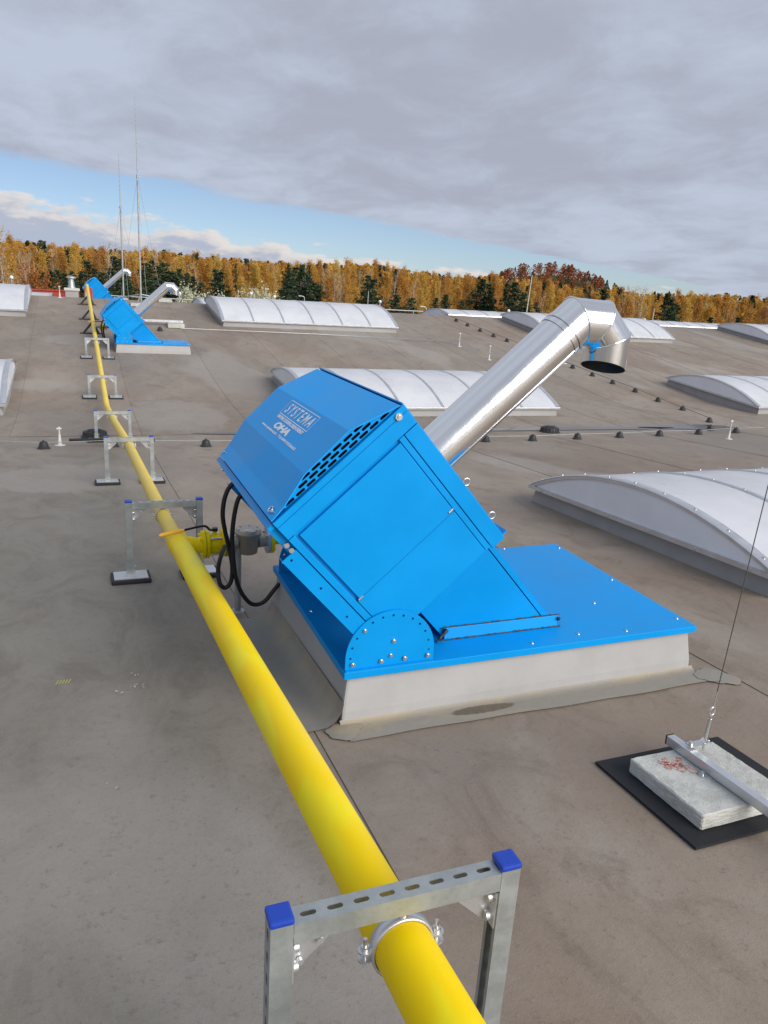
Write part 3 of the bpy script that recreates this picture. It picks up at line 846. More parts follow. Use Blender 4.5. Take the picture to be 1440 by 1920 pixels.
MB().cyl((.697, by, bz + .05), (.697, by, bz + .082), .013, seg=12).obj('stem', 'yellow_paint', gv)
hd = MB().tube(smooth_path([(.705, by, bz + .088), (.69, by - .01, bz + .088), (.665, by - .02, bz + .096), (.645, by - .03, bz + .118), (.61, by - .04, bz + .124), (.50, by - .08, bz + .118)], 5), .007, 8)
hd.cyl((.70, by, bz + .078), (.70, by, bz + .098), .016, seg=12)
hd = hd.obj('lever', 'black_hose', gv)
MB().tube([(.515, by - .075, bz + .119), (.50, by - .08, bz + .118), (.39, by - .118, bz + .112), (.375, by - .123, bz + .111)], .011, 10, True, [.008, .0115, .0115, .007]).obj('grip', 'orange_grip', hd)
gf = empty('gas_filter', (.90, by, rz(by)), 'grey cast gas filter between flanges behind the black hoses', 'gas filter')
flange(gf, .7575, .016, .080, 'aluminium', bolts=False)
xcyl(.7530, .7575, .060).obj('gasket', 'black_rubber', gf)
xcyl(.7735, .83, .034, .04).obj('inlet', 'cast_aluminium', gf)
fb = MB().tube([(.893, by, bz - .072), (.893, by, bz - .066), (.893, by, bz - .035), (.893, by, bz - .030), (.893, by, bz + .045), (.893, by, bz + .052), (.893, by, bz + .068), (.893, by, bz + .072)], .06, 28, True, [.045, .056, .060, .0655, .071, .078, .078, .072])
fb.obj('filter_bowl', 'cast_aluminium', gf)
lidf = MB().cyl((.893, by, bz + .0725), (.893, by, bz + .082), .074, .071, 28).obj('filter_cover', 'cast_aluminium', gf)
for t in range(6):
    a = t * math.pi / 3 + .2
    MB().cyl((.893 + .058 * math.cos(a), by + .058 * math.sin(a), bz + .082), (.893 + .058 * math.cos(a), by + .058 * math.sin(a), bz + .089), .006, seg=6).obj('bolt', 'bolt_steel', lidf)
MB().box((.865, by - .045, bz + .0825), (.905, by - .025, bz + .0835)).obj('sticker', 'label_white', lidf)
xcyl(.955, 1.0, .04, .036).obj('outlet', 'cast_aluminium', gf)
flange(gf, 1.0, .018, .078, 'aluminium', 4)
flange(gf, 1.020, .020, .078, 'yellow_bright', 4, False)
MB().tube(smooth_path([(1.04, by, bz), (1.10, by, bz), (1.20, by, bz), (1.27, by - .03, bz), (1.30, by - .12, bz), (1.30, by - .26, bz)], 5), .028, 16).obj('outlet_pipe', 'yellow_bright', gf)
MB().cyl((.835, by, rz(by)), (.835, by, bz - .03), .02, seg=16).cyl((.835, by, rz(by) + .004), (.835, by, rz(by) + .016), .045, .03, 16).obj('support_leg', 'galvanised', gf)

# far branch valve next to the second heater
gv2 = empty('gas_valve', (.62, 19.72, rz(19.72)), 'far yellow gas valve with lever beside the small blue heater', 'valve')
q0 = (.46, 19.72, .285)
MB().cyl((.44, 19.72, .26), (.92, 19.72, .26), .03, seg=16).obj('branch_pipe', 'galvanised', gv2)
for x, mm_ in ((.55, 'yellow_bright'), (.60, 'yellow_bright'), (.65, 'yellow_paint'), (.69, 'aluminium')):
    MB().cyl((x, 19.72, .26), (x + .025, 19.72, .26), .066, seg=24).obj('flange', mm_, gv2)
MB().tube([(.64, 19.70, .36), (.60, 19.66, .385), (.45, 19.6, .385)], .009, 8).obj('lever', 'black_hose', gv2)
MB().cyl((.45, 19.6, .385), (.31, 19.55, .38), .014, seg=8).obj('grip', 'orange_grip', gv2)
MB().cyl((.625, 19.72, rz(19.72)), (.625, 19.72, .24), .02, seg=10).obj('support_leg', 'galvanised', gv2)

# ------------------------------------------------------------------ pipe supports
def channel_mesh(L, slots, pitch, slot_len):
    """41 mm strut along +Z (0..L), open side toward +X, slots in the -X back"""
    a = .0205; t = .0025; lip = .0095
    prof = [(-a, -a), (a, -a), (a, -a + lip), (a - t, -a + lip), (a - t, -a + t), (-a + t, -a + t), (-a + t, a - t), (a - t, a - t), (a - t, a - lip), (a, a - lip), (a, a), (-a, a)]
    m_ = MB().prism(prof, 0, L, lambda p, z: (p[0], p[1], z)).mesh('channel')
    if not slots: return m_
    cu = MB(); z = .030
    while z + slot_len / 2 < L - .008:
        cu.prism(capsule(0, z, .013, slot_len, 0) if False else [(y, zz) for zz, y in capsule(z, 0, slot_len, .012)], -a - .01, -a + .01, lambda p, x: (x, p[0], p[1]))
        z += pitch
    return cut(m_, cu)
FW = .452
def build_support(i, y, xc, ztop, px, pz, pr, label, yaw=0.0):
    zb = rz(y); H = ztop - zb
    R = empty('pipe_support', (xc, y, zb), label, 'pipe support', 'galvanised frames carrying the gas pipe', (0, 0, yaw))
    half = FW / 2
    pm = channel_mesh(H - .045, True, .05, .028)
    for s in (-1, 1):
        p = newobj('post', pm, 'galvanised', R); p.location = (s * half, 0, .045); p.rotation_euler = (0, 0, 0 if s < 0 else math.pi)
        cp = MB().box((-.0225, -.0225, 0), (.0225, .0225, .014)).obj('end_cap', 'blue_cap', R, off=(0, 0, 0), bevel=.005)
        cp.location = (s * half, 0, H - .004)
        ft = MB().box((-.125, -.10, 0), (.125, .10, .030)).obj('rubber_foot', 'black_rubber', R, off=(0, 0, 0), bevel=.008)
        ft.location = (s * half, 0, .004); ft.rotation_euler = (math.atan((rz(y + .1) - rz(y - .1)) / .2), 0, 0)
        MB().box((-.107, -.082, .0305), (.107, .082, .036)).obj('base_plate', 'aluminium', ft, off=(0, 0, 0))
        MB().box((-.0245, -.0245, .036), (.0245, .0245, .115)).cyl((.024, 0, .06), (.034, 0, .06), .006, seg=6).cyl((.024, 0, .095), (.034, 0, .095), .006, seg=6).obj('sleeve', 'galvanised', ft, off=(0, 0, 0))
        # gusset
        g = MB().prism([(0, 0), (.085, 0), (.085, -.012), (.012, -.085), (0, -.085)], .006, .010, lambda p, t: (p[0], t, p[1]))
        g.cyl((.055, .004, -.022), (.055, -.004, -.022), .007, seg=6).cyl((.018, .004, -.06), (.018, -.004, -.06), .007, seg=6)
        go = g.obj('gusset', 'aluminium', R, off=(0, 0, 0)); go.location = (s * (half - .0215), 0 if s < 0 else .016, H - .052)
        if s > 0: go.rotation_euler = (0, 0, math.pi)
        bl = MB().cyl((0, 0, 0), (.012, 0, 0), .011, seg=6).cyl((0, 0, -.045), (.012, 0, -.045), .011, seg=6).box((-.003, -.017, -.065), (.001, .017, .02)).obj('bracket', 'aluminium', R, off=(0, 0, 0))
        bl.location = (s * (half - .0235), 0, H - .075)
        if s > 0: bl.rotation_euler = (0, 0, math.pi)
    bmh = channel_mesh(FW - .043, True, .05, .030)
    bo = newobj('beam', bmh, 'galvanised', R); bo.rotation_euler = (0, math.pi / 2, 0); bo.location = (-half + .0215, 0, H - .0265)
    # clamp ring with ears and hanger
    c = Vector((px - xc, 0, pz - zb))
    ax = Vector((0, 1, -.09 if y < 13 else .124)).normalized(); rt = Vector((1, 0, 0)); up = rt.cross(ax).normalized()
    cl = MB()
    n = 40
    r0, r1 = pr + .0015, pr + .0065
    vs = []; fs2 = []
    for j in range(n):
        t = 2 * math.pi * j / n
        o_ = rt * math.cos(t) + up * math.sin(t)
        for rr, yy in ((r0, -.014), (r1, -.012), (r1, .012), (r0, .014)): vs.append(c + o_ * rr + ax * yy)
    for j in range(n):
        for q in range(4): fs2.append((j * 4 + q, ((j + 1) % n) * 4 + q, ((j + 1) % n) * 4 + (q + 1) % 4, j * 4 + (q + 1) % 4))
    cl.add(vs, fs2, True)
    cr = cl.obj('pipe_clamp', 'aluminium', R, off=(0, 0, 0))
    for s in (-1, 1):
        e = c + rt * s * (pr + .016)
        MB().cyl(e + up * .007, e + up * .011, .014, seg=14).cyl(e - up * .011, e - up * .007, .014, seg=14).obj('clamp_ear', 'aluminium', cr, off=(0, 0, 0))
        MB().cyl(e - up * .018, e + up * .034, .0042, seg=8).cyl(e + up * .011, e + up * .019, .0085, seg=6).obj('clamp_screw', 'bolt_steel', cr, off=(0, 0, 0))
    tp = H - .047
    MB().cyl(c + up * (pr + .004), (c.x, 0, tp + .002), .0048, seg=8).cyl(c + up * (pr + .005), c + up * (pr + .032), .0095, seg=6).obj('hanger_stud', 'bolt_steel', cr, off=(0, 0, 0))
    # rubber lining, yellow edge
    return R
SUP = [(1.033, .5065, .647, .520, .510, .0575, 'nearest slotted pipe support with bright blue end caps in the foreground'),
       (4.99, .4935, .2455, .484, .139, .0455, 'pipe support beside the yellow valve and black hoses'),
       (8.19, .468, .005, .468, -.090, .0455, 'pipe support just in front of the roof valley and black cone'),
       (11.28, .4385, -.2635, .430, -.362, .0455, 'pipe support standing in the roof valley by the black drain cap'),
       (14.74, .420, -.2215, .423, -.330, .0455, 'pipe support low on the far slope past the pipe bend'),
       (17.84, .4385, .167, .419, .058, .0455, 'pipe support right in front of the second blue heater')]
for i, (y, xc, zt, px, pz, pr, lab) in enumerate(SUP):
    build_support(i, y, xc, zt, px, pz, pr, lab, -.008 if i == 0 else 0)

for y, pz, lab in ((20.3, .366, 'black triangular pipe stand left of the second heater, lowest of three'), (22.0, .577, 'black triangular pipe stand level with the second heater valve'), (24.1, .839, 'black triangular pipe stand just below the ridge')):
    R = empty('pipe_stand', (.36, y, rz(y)), lab, 'pipe stand', 'black triangular stands under the far pipe')
    h = pz - .05 - rz(y)
    MB().prism([(-.20, 0), (-.14, 0), (.03, h - .06), (.16, 0), (.22, 0), (.10, h), (.02, h)], -.04, .04, lambda p, t: (p[0], t, p[1])).obj('frame', 'black_plastic', R, (0, 0, 0))
    MB().box((-.24, -.07, -.02), (.26, .07, .02)).obj('foot', 'black_rubber', R, (0, 0, 0))
# ------------------------------------------------------------------ skylights
def build_skylight(L, Wd, bays, end_screws=False):
    """local: x 0..L, y 0..Wd, z 0 = roof surface"""
    ch, rise = .15, .315
    P = {}
    R = bpy.data.objects.new('skylight', None); COL.objects.link(R)
    o0 = (0, 0, 0)
    c = MB(); t = .05
    vs = []
    for zz, e in ((-.12, .0), (ch, .05)):
        vs += [(e, e, zz), (L - e, e, zz), (L - e, Wd - e, zz), (e, Wd - e, zz)]
    c.add(vs, [(0, 1, 5, 4), (1, 2, 6, 5), (2, 3, 7, 6), (3, 0, 4, 7)]).obj('curb', 'membrane_curb', R, o0)
    MB().box((.05, .05, .012), (L - .05, Wd - .05, .03)).obj('bounce_floor', 'white_plastic', R, o0)  # added white floor that bounces light up into the glazing and end panels
    # aluminium rails
    for y in (.0, Wd - .05):
        MB().box((-.02, y, ch - .005), (L + .02, y + .05, ch + .038)).obj('rail', 'aluminium', R, o0, bevel=.004)
    for x in (-.022, L - .018):
        er = MB().box((x, .052, ch - .004), (x + .04, Wd - .052, ch + .034)).obj('end_rail', 'aluminium', R, o0)
        if end_screws:
            for k in range(6):
                yy = .25 + k * (Wd - .5) / 5
                MB().cyl((x, yy, ch + .012), (x - .006, yy, ch + .012), .011, seg=8).obj('screw', 'bolt_steel', er)
    # arc
    w2 = Wd / 2 - .03; rad = (w2 * w2 + rise * rise) / (2 * rise); z0 = ch + .036
    a0 = math.asin(w2 / rad)
    def arc(t, r): a = -a0 + 2 * a0 * t; return (Wd / 2 + math.sin(a) * r, z0 + rise - rad + math.cos(a) * r)
    n = 20
    bw = L / bays
    for k in range(bays):
        x0, x1 = k * bw + .012, (k + 1) * bw - .012
        v = []; f = []
        for i in range(n + 1):
            y, z = arc(i / n, rad); v += [(x0, y, z), (x1, y, z)]
        for i in range(n): f.append((2 * i, 2 * i + 1, 2 * i + 3, 2 * i + 2))
        pm_ = MB().add(v, f, True)
        for x in (x0, x1):
            v = []; f = []
            for i in range(n + 1):
                for rr in (rad, rad - .016): y, z = arc(i / n, rr); v.append((x, y, z))
            for i in range(n): f.append((2 * i, 2 * i + 1, 2 * i + 3, 2 * i + 2))
            pm_.add(v, f)
        pm_.obj('glazing_panel', 'opal', R, o0)
    for k in range(bays + 1):
        x = k * bw; hw = .024 if 0 < k < bays else .045
        if k == 0: x += .02
        if k == bays: x -= .02
        v = []; f = []
        for i in range(n + 1):
            for xx, rr in ((x - hw, rad + .002), (x - hw * .8, rad + .012), (x + hw * .8, rad + .012), (x + hw, rad + .002)):
                y, z = arc(i / n, rr); v.append((xx, y, z))
        for i in range(n):
            for q in range(3): f.append((i * 4 + q, i * 4 + q + 1, i * 4 + q + 5, i * 4 + q + 4))
        rb = MB().add(v, f, True).obj('rib', 'aluminium', R, o0)
        if end_screws:
            for i in range(9):
                y, z = arc((i + .5) / 9, rad + .012); y2, z2 = arc((i + .5) / 9, rad + .020)
                MB().cyl((x, y, z), (x, y2, z2), .010, seg=8).obj('screw', 'bolt_steel', rb)
    for x in (.0, L - .012):
        pts = [arc(i / n, rad - .018) for i in range(n + 1)]
        MB().prism(pts, x, x + .012, lambda p, t: (t, p[0], p[1])).obj('end_panel', 'opal_end', R, o0)
        for sgn in (0,):
            v = []; f = []
            for i in range(n + 1):
                for rr in (rad + .012, rad - .03):
                    y, z = arc(i / n, rr); v.append((x - .012 if x < 1 else x + .024, y, z))
            for i in range(n): f.append((2 * i, 2 * i + 1, 2 * i + 3, 2 * i + 2))
            MB().add(v, f).obj('end_arch', 'aluminium', R, o0)
    return R
mat('membrane_curb', (.33, .325, .32), .6, 0, .4, .06, 14, .12, 2.0)
def slope_at(y): return math.atan((rz(y + .8) - rz(y - .8)) / 1.6)
def place_sky(o, x, y, wd, lab):
    yc = y + wd / 2
    o.location = (x, y, (rz(y) + 0.0)); o.rotation_euler = (math.atan((rz(y + wd) - rz(y)) / wd), 0, 0)
    tag(o, lab, 'skylight', 'arched polycarbonate skylights set in rows on the roof')
s1 = build_skylight(5.25, 3.15, 6, True)
place_sky(s1, 4.34, 3.42, 3.15, 'big arched white skylight at right, beside the large blue heater')
s2 = build_skylight(5.24, 3.2, 6)
place_sky(s2, 3.87, 13.08, 3.2, 'arched white skylight behind the large blue heater and its steel flue')
for x, y, lab in ((3.80, 21.75, 'arched white skylight on the far slope, right of the second blue heater'),
                  (14.35, 21.80, 'arched white skylight on the far slope behind the steel elbow'),
                  (14.62, 13.15, 'arched white skylight cut by the right picture edge beyond the cone row'),
                  (24.6, 21.9, 'arched white skylight near the ridge at the right picture edge'),
                  (-6.35, 22.0, 'arched white skylight at the far left, near the grey vent stack'),
                  (-6.33, 13.3, 'arched white skylight cut by the left picture edge'),
                  (13.1, 26.6, 'low arched skylight just behind the ridge above the cone row'),
                  (23.2, 26.8, 'low arched skylight behind the ridge at right'),
                  (-5.9, 28.2, 'white skylight behind the ridge at far left, mostly hidden'),
                  (4.1, 27.4, 'skylight behind the ridge left of the far slope skylight, mostly hidden')):
    o = copy_tree(s2); place_sky(o, x, y, 3.2, lab)

# ------------------------------------------------------------------ lightning protection: cones, wires, rods
cone_me = None
def cone(x, y, lab, grp, s=1.0):
    global cone_me
    if cone_me is None:
        m_ = MB().tube([(0, 0, 0), (0, 0, .012), (0, 0, .014), (0, 0, .085), (0, 0, .092), (0, 0, .092), (0, 0, .112)], .06, 20, True, [.082, .080, .070, .046, .040, .016, .013])
        cone_me = m_.mesh('cone')
    o = newobj('conductor_cone', cone_me, 'black_plastic'); o.location = (x, y, rz(y) + .006); o.scale = (s, s, s)
    o.rotation_euler = (math.atan(rz(y + .05) - rz(y - .05)) , 0, rnd.uniform(0, 6))
    return tag(o, lab, 'conductor holder', grp)
ORD = ['first', 'second', 'third', 'fourth', 'fifth', 'sixth', 'seventh', 'eighth', 'ninth', 'tenth', 'eleventh', 'twelfth', 'thirteenth']
for ci, (x, y) in enumerate(((-.45, 10.69), (.41, 10.75), (1.63, 10.62), (6.05, 10.58), (6.94, 10.6), (7.88, 10.68), (8.84, 10.78), (9.82, 10.89), (10.84, 11.0), (11.9, 11.13))):
    cone(x, y, ORD[ci] + ' black cone from the left in the row along the roof valley', 'cone holders along the valley')
for ci, (x, y) in enumerate(((12.18, 24.15), (12.22, 23.37), (12.27, 22.55), (12.34, 21.77), (12.46, 21.11), (12.72, 17.89), (12.78, 17.05), (12.86, 16.27), (12.96, 15.48), (12.97, 14.63), (12.82, 13.62), (12.35, 12.3), (11.6, 11.49))):
    cone(x, y, ORD[ci] + ' black cone down from the ridge in the row on the far slope', 'cone holders up the far slope')
for x, y, lb in ((1.95, 24.6, 'black cone at the foot of the taller mast'), (2.05, 20.9, 'black cone right of the second heater body below its flue')):
    cone(x, y, lb, 'cone holders near the second heater')
def wire(name, pts, r, material, label):
    o = MB().tube([(x, y, z) for x, y, z in pts], r, 6).obj(name, material)
    return tag(o, label, 'wire')
wp = [(x, y, rz(y) + .085 + .006 * math.sin(x * 3.3)) for x, y in ((-12, 11.0), (-3, 10.95), (-.98, 10.9), (-.45, 10.73), (.41, 10.78), (1.63, 10.66), (3.2, 10.58), (4.96, 10.52), (6.05, 10.61), (6.94, 10.63), (7.88, 10.71), (8.84, 10.81), (9.82, 10.92), (10.84, 11.03), (11.9, 11.16), (20, 11.9))]
wire('conductor_wire', wp, .005, 'galvanised', 'thin grey conductor wire stretched along the valley cone row')
wire('conductor_wire', [(12.35, 12.3, rz(12.3) + .1), (12.97, 14.63, rz(14.63) + .1), (12.96, 15.48, rz(15.48) + .1), (12.78, 17.05, rz(17.05) + .1), (12.46, 21.11, rz(21.11) + .1), (12.18, 24.15, rz(24.15) + .1), (12.1, 25.2, rz(25.2) + .1)], .006, 'cable', 'thin dark wire over the cones climbing the far slope')
wire('conductor_wire', [(2.6, 21.05, rz(21.05) + .06), (6.4, 20.97, rz(20.97) + .055), (10.3, 20.6, rz(20.6) + .06), (10.36, 20.24, rz(20.24) + .19)], .008, 'aluminium', 'pale wire lying below the far slope skylight')
wire('conductor_wire', [(10.36, 20.21, rz(20.21) + .19), (10.48, 18.65, rz(18.65) + .19), (11.0, 18.3, rz(18.3) + .12), (12.6, 18.0, rz(18) + .1)], .008, 'aluminium', 'pale wire between the two short rods on the far slope')
MB().tube([(-.14, 10.86, rz(10.86) + .09), (.40, 10.80, rz(10.8) + .10), (.95, 10.74, rz(10.74) + .09)], .022, 10).obj('cable_sleeve', 'black_rubber')
tag(bpy.data.objects['cable_sleeve'], 'black rubber sleeve on the wire crossing under the gas pipe', 'cable sleeve')
def rod(x, y, h, lab):
    R = empty('lightning_rod', (x, y, rz(y)), lab, 'lightning rod')
    MB().tube([(0, 0, .0), (0, 0, .012), (0, 0, .014), (0, 0, .15), (0, 0, .16)], .05, 14, True, [.075, .07, .026, .015, .012]).obj('base', 'white_plastic', R, (0, 0, 0))
    MB().cyl((0, 0, .16), (0, 0, h), .012, .010, 8).obj('shaft', 'white_plastic', R, (0, 0, 0))
    MB().cyl((-.03, 0, h - .03), (.03, 0, h - .03), .016, seg=8).obj('clip', 'white_plastic', R, (0, 0, 0))
rod(10.94, 10.37, .36, 'short pale rod on a white cone base by the right puddle')
rod(-.26, 10.98, .26, 'short pale rod on the valley left of the gas pipe')
rod(10.36, 20.21, .40, 'short pale rod on the far slope, upper of two')
rod(10.51, 18.65, .40, 'short pale rod on the far slope, lower of two')
def drain(x, y, lab):
    R = empty('roof_drain', (x, y, rz(y)), lab, 'roof drain')
    g = MB().tube([(0, 0, 0), (0, 0, .02), (0, 0, .022), (0, 0, .085), (0, 0, .10), (0, 0, .103)], .15, 24, True, [.19, .19, .165, .155, .135, .06])
    g.obj('leaf_guard', 'black_plastic', R, (0, 0, 0))
    for i in range(18):
        a = 2 * math.pi * i / 18
        p = Vector((.162 * math.cos(a), .162 * math.sin(a), .02)); q = Vector((.155 * math.cos(a), .155 * math.sin(a), .09))
        MB().cyl(p, q, .011, .009, 5).obj('fin', 'black_plastic', R, (0, 0, 0))
    MB().cyl((0, 0, .103), (0, 0, .112), .11, .10, 20).box((-.09, -.012, .112), (.09, .012, .122)).obj('cover', 'navy_plastic', R, (0, 0, 0))
mat('navy_plastic', (.012, .014, .04), .45)
drain(7.88, 11.52, 'black ribbed drain cap in the valley right of the steel flue')
drain(.20, 11.62, 'black ribbed drain cap under the pipe support in the valley')

# slab weight with tube and stay at right
sb = empty('ballast_slab', (2.20, 1.85, rz(1.85)), 'grey concrete slab with red scrawl on a black mat at lower right', 'concrete slab')
SL = math.atan(-.0603)
mm_ = MB()
for i in range(1): mm_.box((1.975, 1.655, .0), (2.40, 2.045, .062))
me = mm_.mesh('slab', (2.20, 1.85, 0))
bm = bmesh.new(); bm.from_mesh(me)
bmesh.ops.subdivide_edges(bm, edges=bm.edges[:], cuts=14, use_grid_fill=True)
bmesh.ops.bevel(bm, geom=[e for e in bm.edges if len(e.link_faces) == 2 and e.calc_face_angle(0) > .6], offset=.005, segments=1, affect='EDGES')
qq = random.Random(3)
for v in bm.verts: v.co += Vector((qq.uniform(-.0014, .0014), qq.uniform(-.0014, .0014), qq.uniform(-.0008, .0008)))
bm.to_mesh(me); bm.free()
so = newobj('slab', me, 'concrete', sb); so.location = (0, 0, .020); so.rotation_euler = (SL, 0, 0)
def scrawl(pts, r):
    v = []; f = []
    for (x, y) in pts: pass
    return v, f
for st in ([(2.115, 1.995), (2.075, 1.975), (2.10, 1.955), (2.065, 1.935)], [(2.14, 1.975), (2.11, 1.945), (2.135, 1.93), (2.10, 1.905)], [(2.165, 1.985), (2.14, 1.94), (2.155, 1.90), (2.15, 1.875)], [(2.23, 2.03), (2.25, 2.01)]):
    path = smooth_path([(x, y, 0) for x, y in st], 6); v = []; f = []
    for i, p in enumerate(path):
        d = (path[min(i + 1, len(path) - 1)] - path[max(i - 1, 0)]).normalized(); n_ = Vector((-d.y, d.x, 0)) * qq.uniform(.009, .020)
        for s in (1, -1):
            q = p + n_ * s; v.append((q.x - 2.20, q.y - 1.85, .0640))
    for i in range(len(path) - 1): f.append((2 * i, 2 * i + 1, 2 * i + 3, 2 * i + 2))
    MB().add(v, f).obj('paint_mark', 'red_marker', so, (0, 0, 0))
mo = MB().box((-.315, -.275, .008), (.335, .285, .0185)).obj('rubber_mat', 'rubber_mat', None, (0, 0, 0))
mo.location = (2.21, 1.865, rz(1.865)); mo.rotation_euler = (SL, 0, 0)
tag(mo, 'flat black rubber mat under the concrete slab', 'mat')
tr = empty('stay_anchor', (2.2, 1.85, rz(1.85) + .085), 'aluminium square tube lying across the slab with bolts and bracket', 'tube')
tm = MB().box((2.185, 1.20, .087), (2.222, 2.085, .125)); 
t_ = tm.obj('tube', 'aluminium', tr, (2.2, 1.85, .085), bevel=.002); t_.rotation_euler = (SL, 0, 0)
ec = MB().box((2.184, 2.0855, .086), (2.223, 2.090, .126)).obj('end_cap', 'black_plastic', tr, (2.2, 1.85, .085)); ec.rotation_euler = (SL, 0, 0)
MB().cyl((2.165, 1.86, .078), (2.165, 1.86, .098), .008, seg=6).cyl((2.165, 1.86, .082), (2.165, 1.86, .086), .016, seg=12).obj('bolt', 'bolt_steel', tr, (2.2, 1.85, .085))
bk = MB().prism([(0, 0), (.075, 0), (.095, .012), (.093, .016), (.074, .004), (0, .004)], -.016, .016, lambda p, t: (2.20 + p[0], 1.985 + t, .1265 + p[1]))
bk.cyl((2.212, 1.985, .130), (2.212, 1.985, .142), .009, seg=6).obj('bracket', 'bolt_steel', tr, (2.2, 1.85, .085))
gy = empty('guy_wire', (2.285, 1.985, .02), 'steel guy wire with turnbuckle rising from the slab out of the right edge', 'wire')
g0 = Vector((2.285, 1.985, .02)); gd = Vector((.060, .02, .88)).normalized()
MB().cyl(g0 - gd * .04, g0 + gd * .02, .005, seg=8).obj('hook', 'bolt_steel', gy)
MB().cyl(g0 + gd * .015, g0 + gd * .10, .0085, .0085, 10).cyl(g0 + gd * .10, g0 + gd * .112, .006, seg=8).obj('turnbuckle', 'bolt_steel', gy)
pts = [g0 + gd * .135 + Vector((.014 * math.cos(t * .35), 0, .018 * math.sin(t * .35))) for t in range(19)]
MB().tube(pts, .0042, 8).obj('shackle', 'bolt_steel', gy)
MB().cyl(g0 + gd * .15, g0 + gd * .22, .0052, .0042, 8).obj('ferrule', 'bolt_steel', gy)
MB().cyl(g0 + gd * .15, g0 + gd * 3.2, .0021, seg=6).obj('strand', 'cable', gy)

# ------------------------------------------------------------------ masts, vent, far roof furniture
def mast(x, y, joint, top, lab, guys=True):
    b = rz(y); MM = 'galvanised'
    R = empty('lightning_mast', (x, y, b), lab, 'mast', 'tall thin lightning masts near the ridge')
    MB().cyl((0, 0, 0), (0, 0, joint - b), .028, .024, 10).obj('lower_tube', MM, R, (0, 0, 0))
    MB().cyl((0, 0, joint - b), (.0, 0, top - b), .015, .009, 8).obj('upper_rod', MM, R, (0, 0, 0))
    MB().cyl((0, 0, joint - b - .05), (0, 0, joint - b + .02), .036, seg=10).box((-.10, -.01, joint - b - .03), (.10, .01, joint - b - .01)).obj('guy_collar', MM, R, (0, 0, 0))
    if guys:
        for gx, gy_ in ((-.55, .3), (.62, .2), (.1, -.9)):
            MB().cyl((0, 0, joint - b - .02), (gx, gy_, .12 + rz(y + gy_) - b), .0035, seg=5).obj('guy_wire', MM, R, (0, 0, 0))
    for a in (.3, 2.4, 4.5):
        MB().cyl((0, 0, .22), (.75 * math.cos(a), .75 * math.sin(a), .10 + rz(y + .75 * math.sin(a)) - b), .02, seg=8).obj('leg', MM, R, (0, 0, 0))
        MB().box((.75 * math.cos(a) - .2, .75 * math.sin(a) - .2, rz(y + .75 * math.sin(a)) - b + .0), (.75 * math.cos(a) + .2, .75 * math.sin(a) + .2, rz(y + .75 * math.sin(a)) - b + .09)).obj('foot_slab', 'concrete', R, (0, 0, 0))
    return R
m1 = mast(1.92, 25.0, 4.18, 6.26, 'taller lightning mast with guy wires standing by the second heater flue')
m2 = mast(1.56, 27.4, 3.45, 4.98, 'shorter lightning mast to the left of the taller one')
# tube and slab to the right of the second heater
ta = empty('mast_outrigger', (2.4, 21.4, rz(21.4)), 'aluminium tube with concrete slab right of the second heater', 'outrigger')
MB().box((1.45, 21.55, rz(21.55) + .10), (2.72, 21.61, rz(21.55) + .16)).obj('tube', 'aluminium', ta)
MB().box((2.3, 21.25, rz(21.5) - .01), (2.72, 21.75, rz(21.5) + .095)).obj('slab', 'concrete', ta)
# vent stack
vt = empty('vent_stack', (-.02, 27.5, rz(27.5)), 'grey boxed vent stack with round cowl at far left', 'vent')
zb = rz(27.5)
MB().box((-.21, 27.3, zb - .1), (.18, 27.7, .79)).obj('box', 'grey_render', vt)
MB().box((-.25, 27.26, .79), (.22, 27.74, .87)).obj('coping', 'white_plastic', vt, bevel=.02)
MB().tube([(-.02, 27.5, .87), (-.02, 27.5, .95), (-.02, 27.5, 1.16)], .1, 18, True, [.13, .10, .085]).obj('neck', 'galvanised', vt)
MB().tube([(-.02, 27.5, 1.17), (-.02, 27.5, 1.20), (-.02, 27.5, 1.23), (-.02, 27.5, 1.25)], .1, 18, True, [.15, .155, .10, .02]).obj('cowl', 'galvanised', vt)
rb_ = MB().box((.36, 28.0, rz(28) - .1), (.62, 28.5, .88)).obj('red_box', 'red_paint', None, bevel=.02)
tag(rb_, 'small red box between the grey vent stack and the gas pipe', 'box')
rw = empty('red_coping', (-1.0, 31.0, rz(31.0)), 'low red coping line behind the ridge at far left', 'coping')
MB().box((-3.2, 31.0, rz(31) - .05), (.25, 31.2, .63)).obj('wall', 'red_paint', rw)
MB().box((-3.25, 30.95, .63), (.25, 31.25, .66)).obj('cap', 'red_paint', rw)
rod(-.95 + .6, 25.05, .34, 'short pale rod on the ridge left of the vent stack')
# guard rail along the roof's far edge
gr = empty('guard_rail', (10, 33.5, rz(33.5)), 'thin grey guard rail behind the roof ridge', 'guard rail')
for z in (.47, .28): MB().cyl((1.0, 33.5, z), (44, 33.5, z + .0), .022, seg=8).obj('rail', 'galvanised', gr)
for i in range(23): MB().cyl((1.0 + i * 1.95, 33.5, rz(33.5) - .02), (1.0 + i * 1.95, 33.5, .50), .022, seg=8).obj('post', 'galvanised', gr)

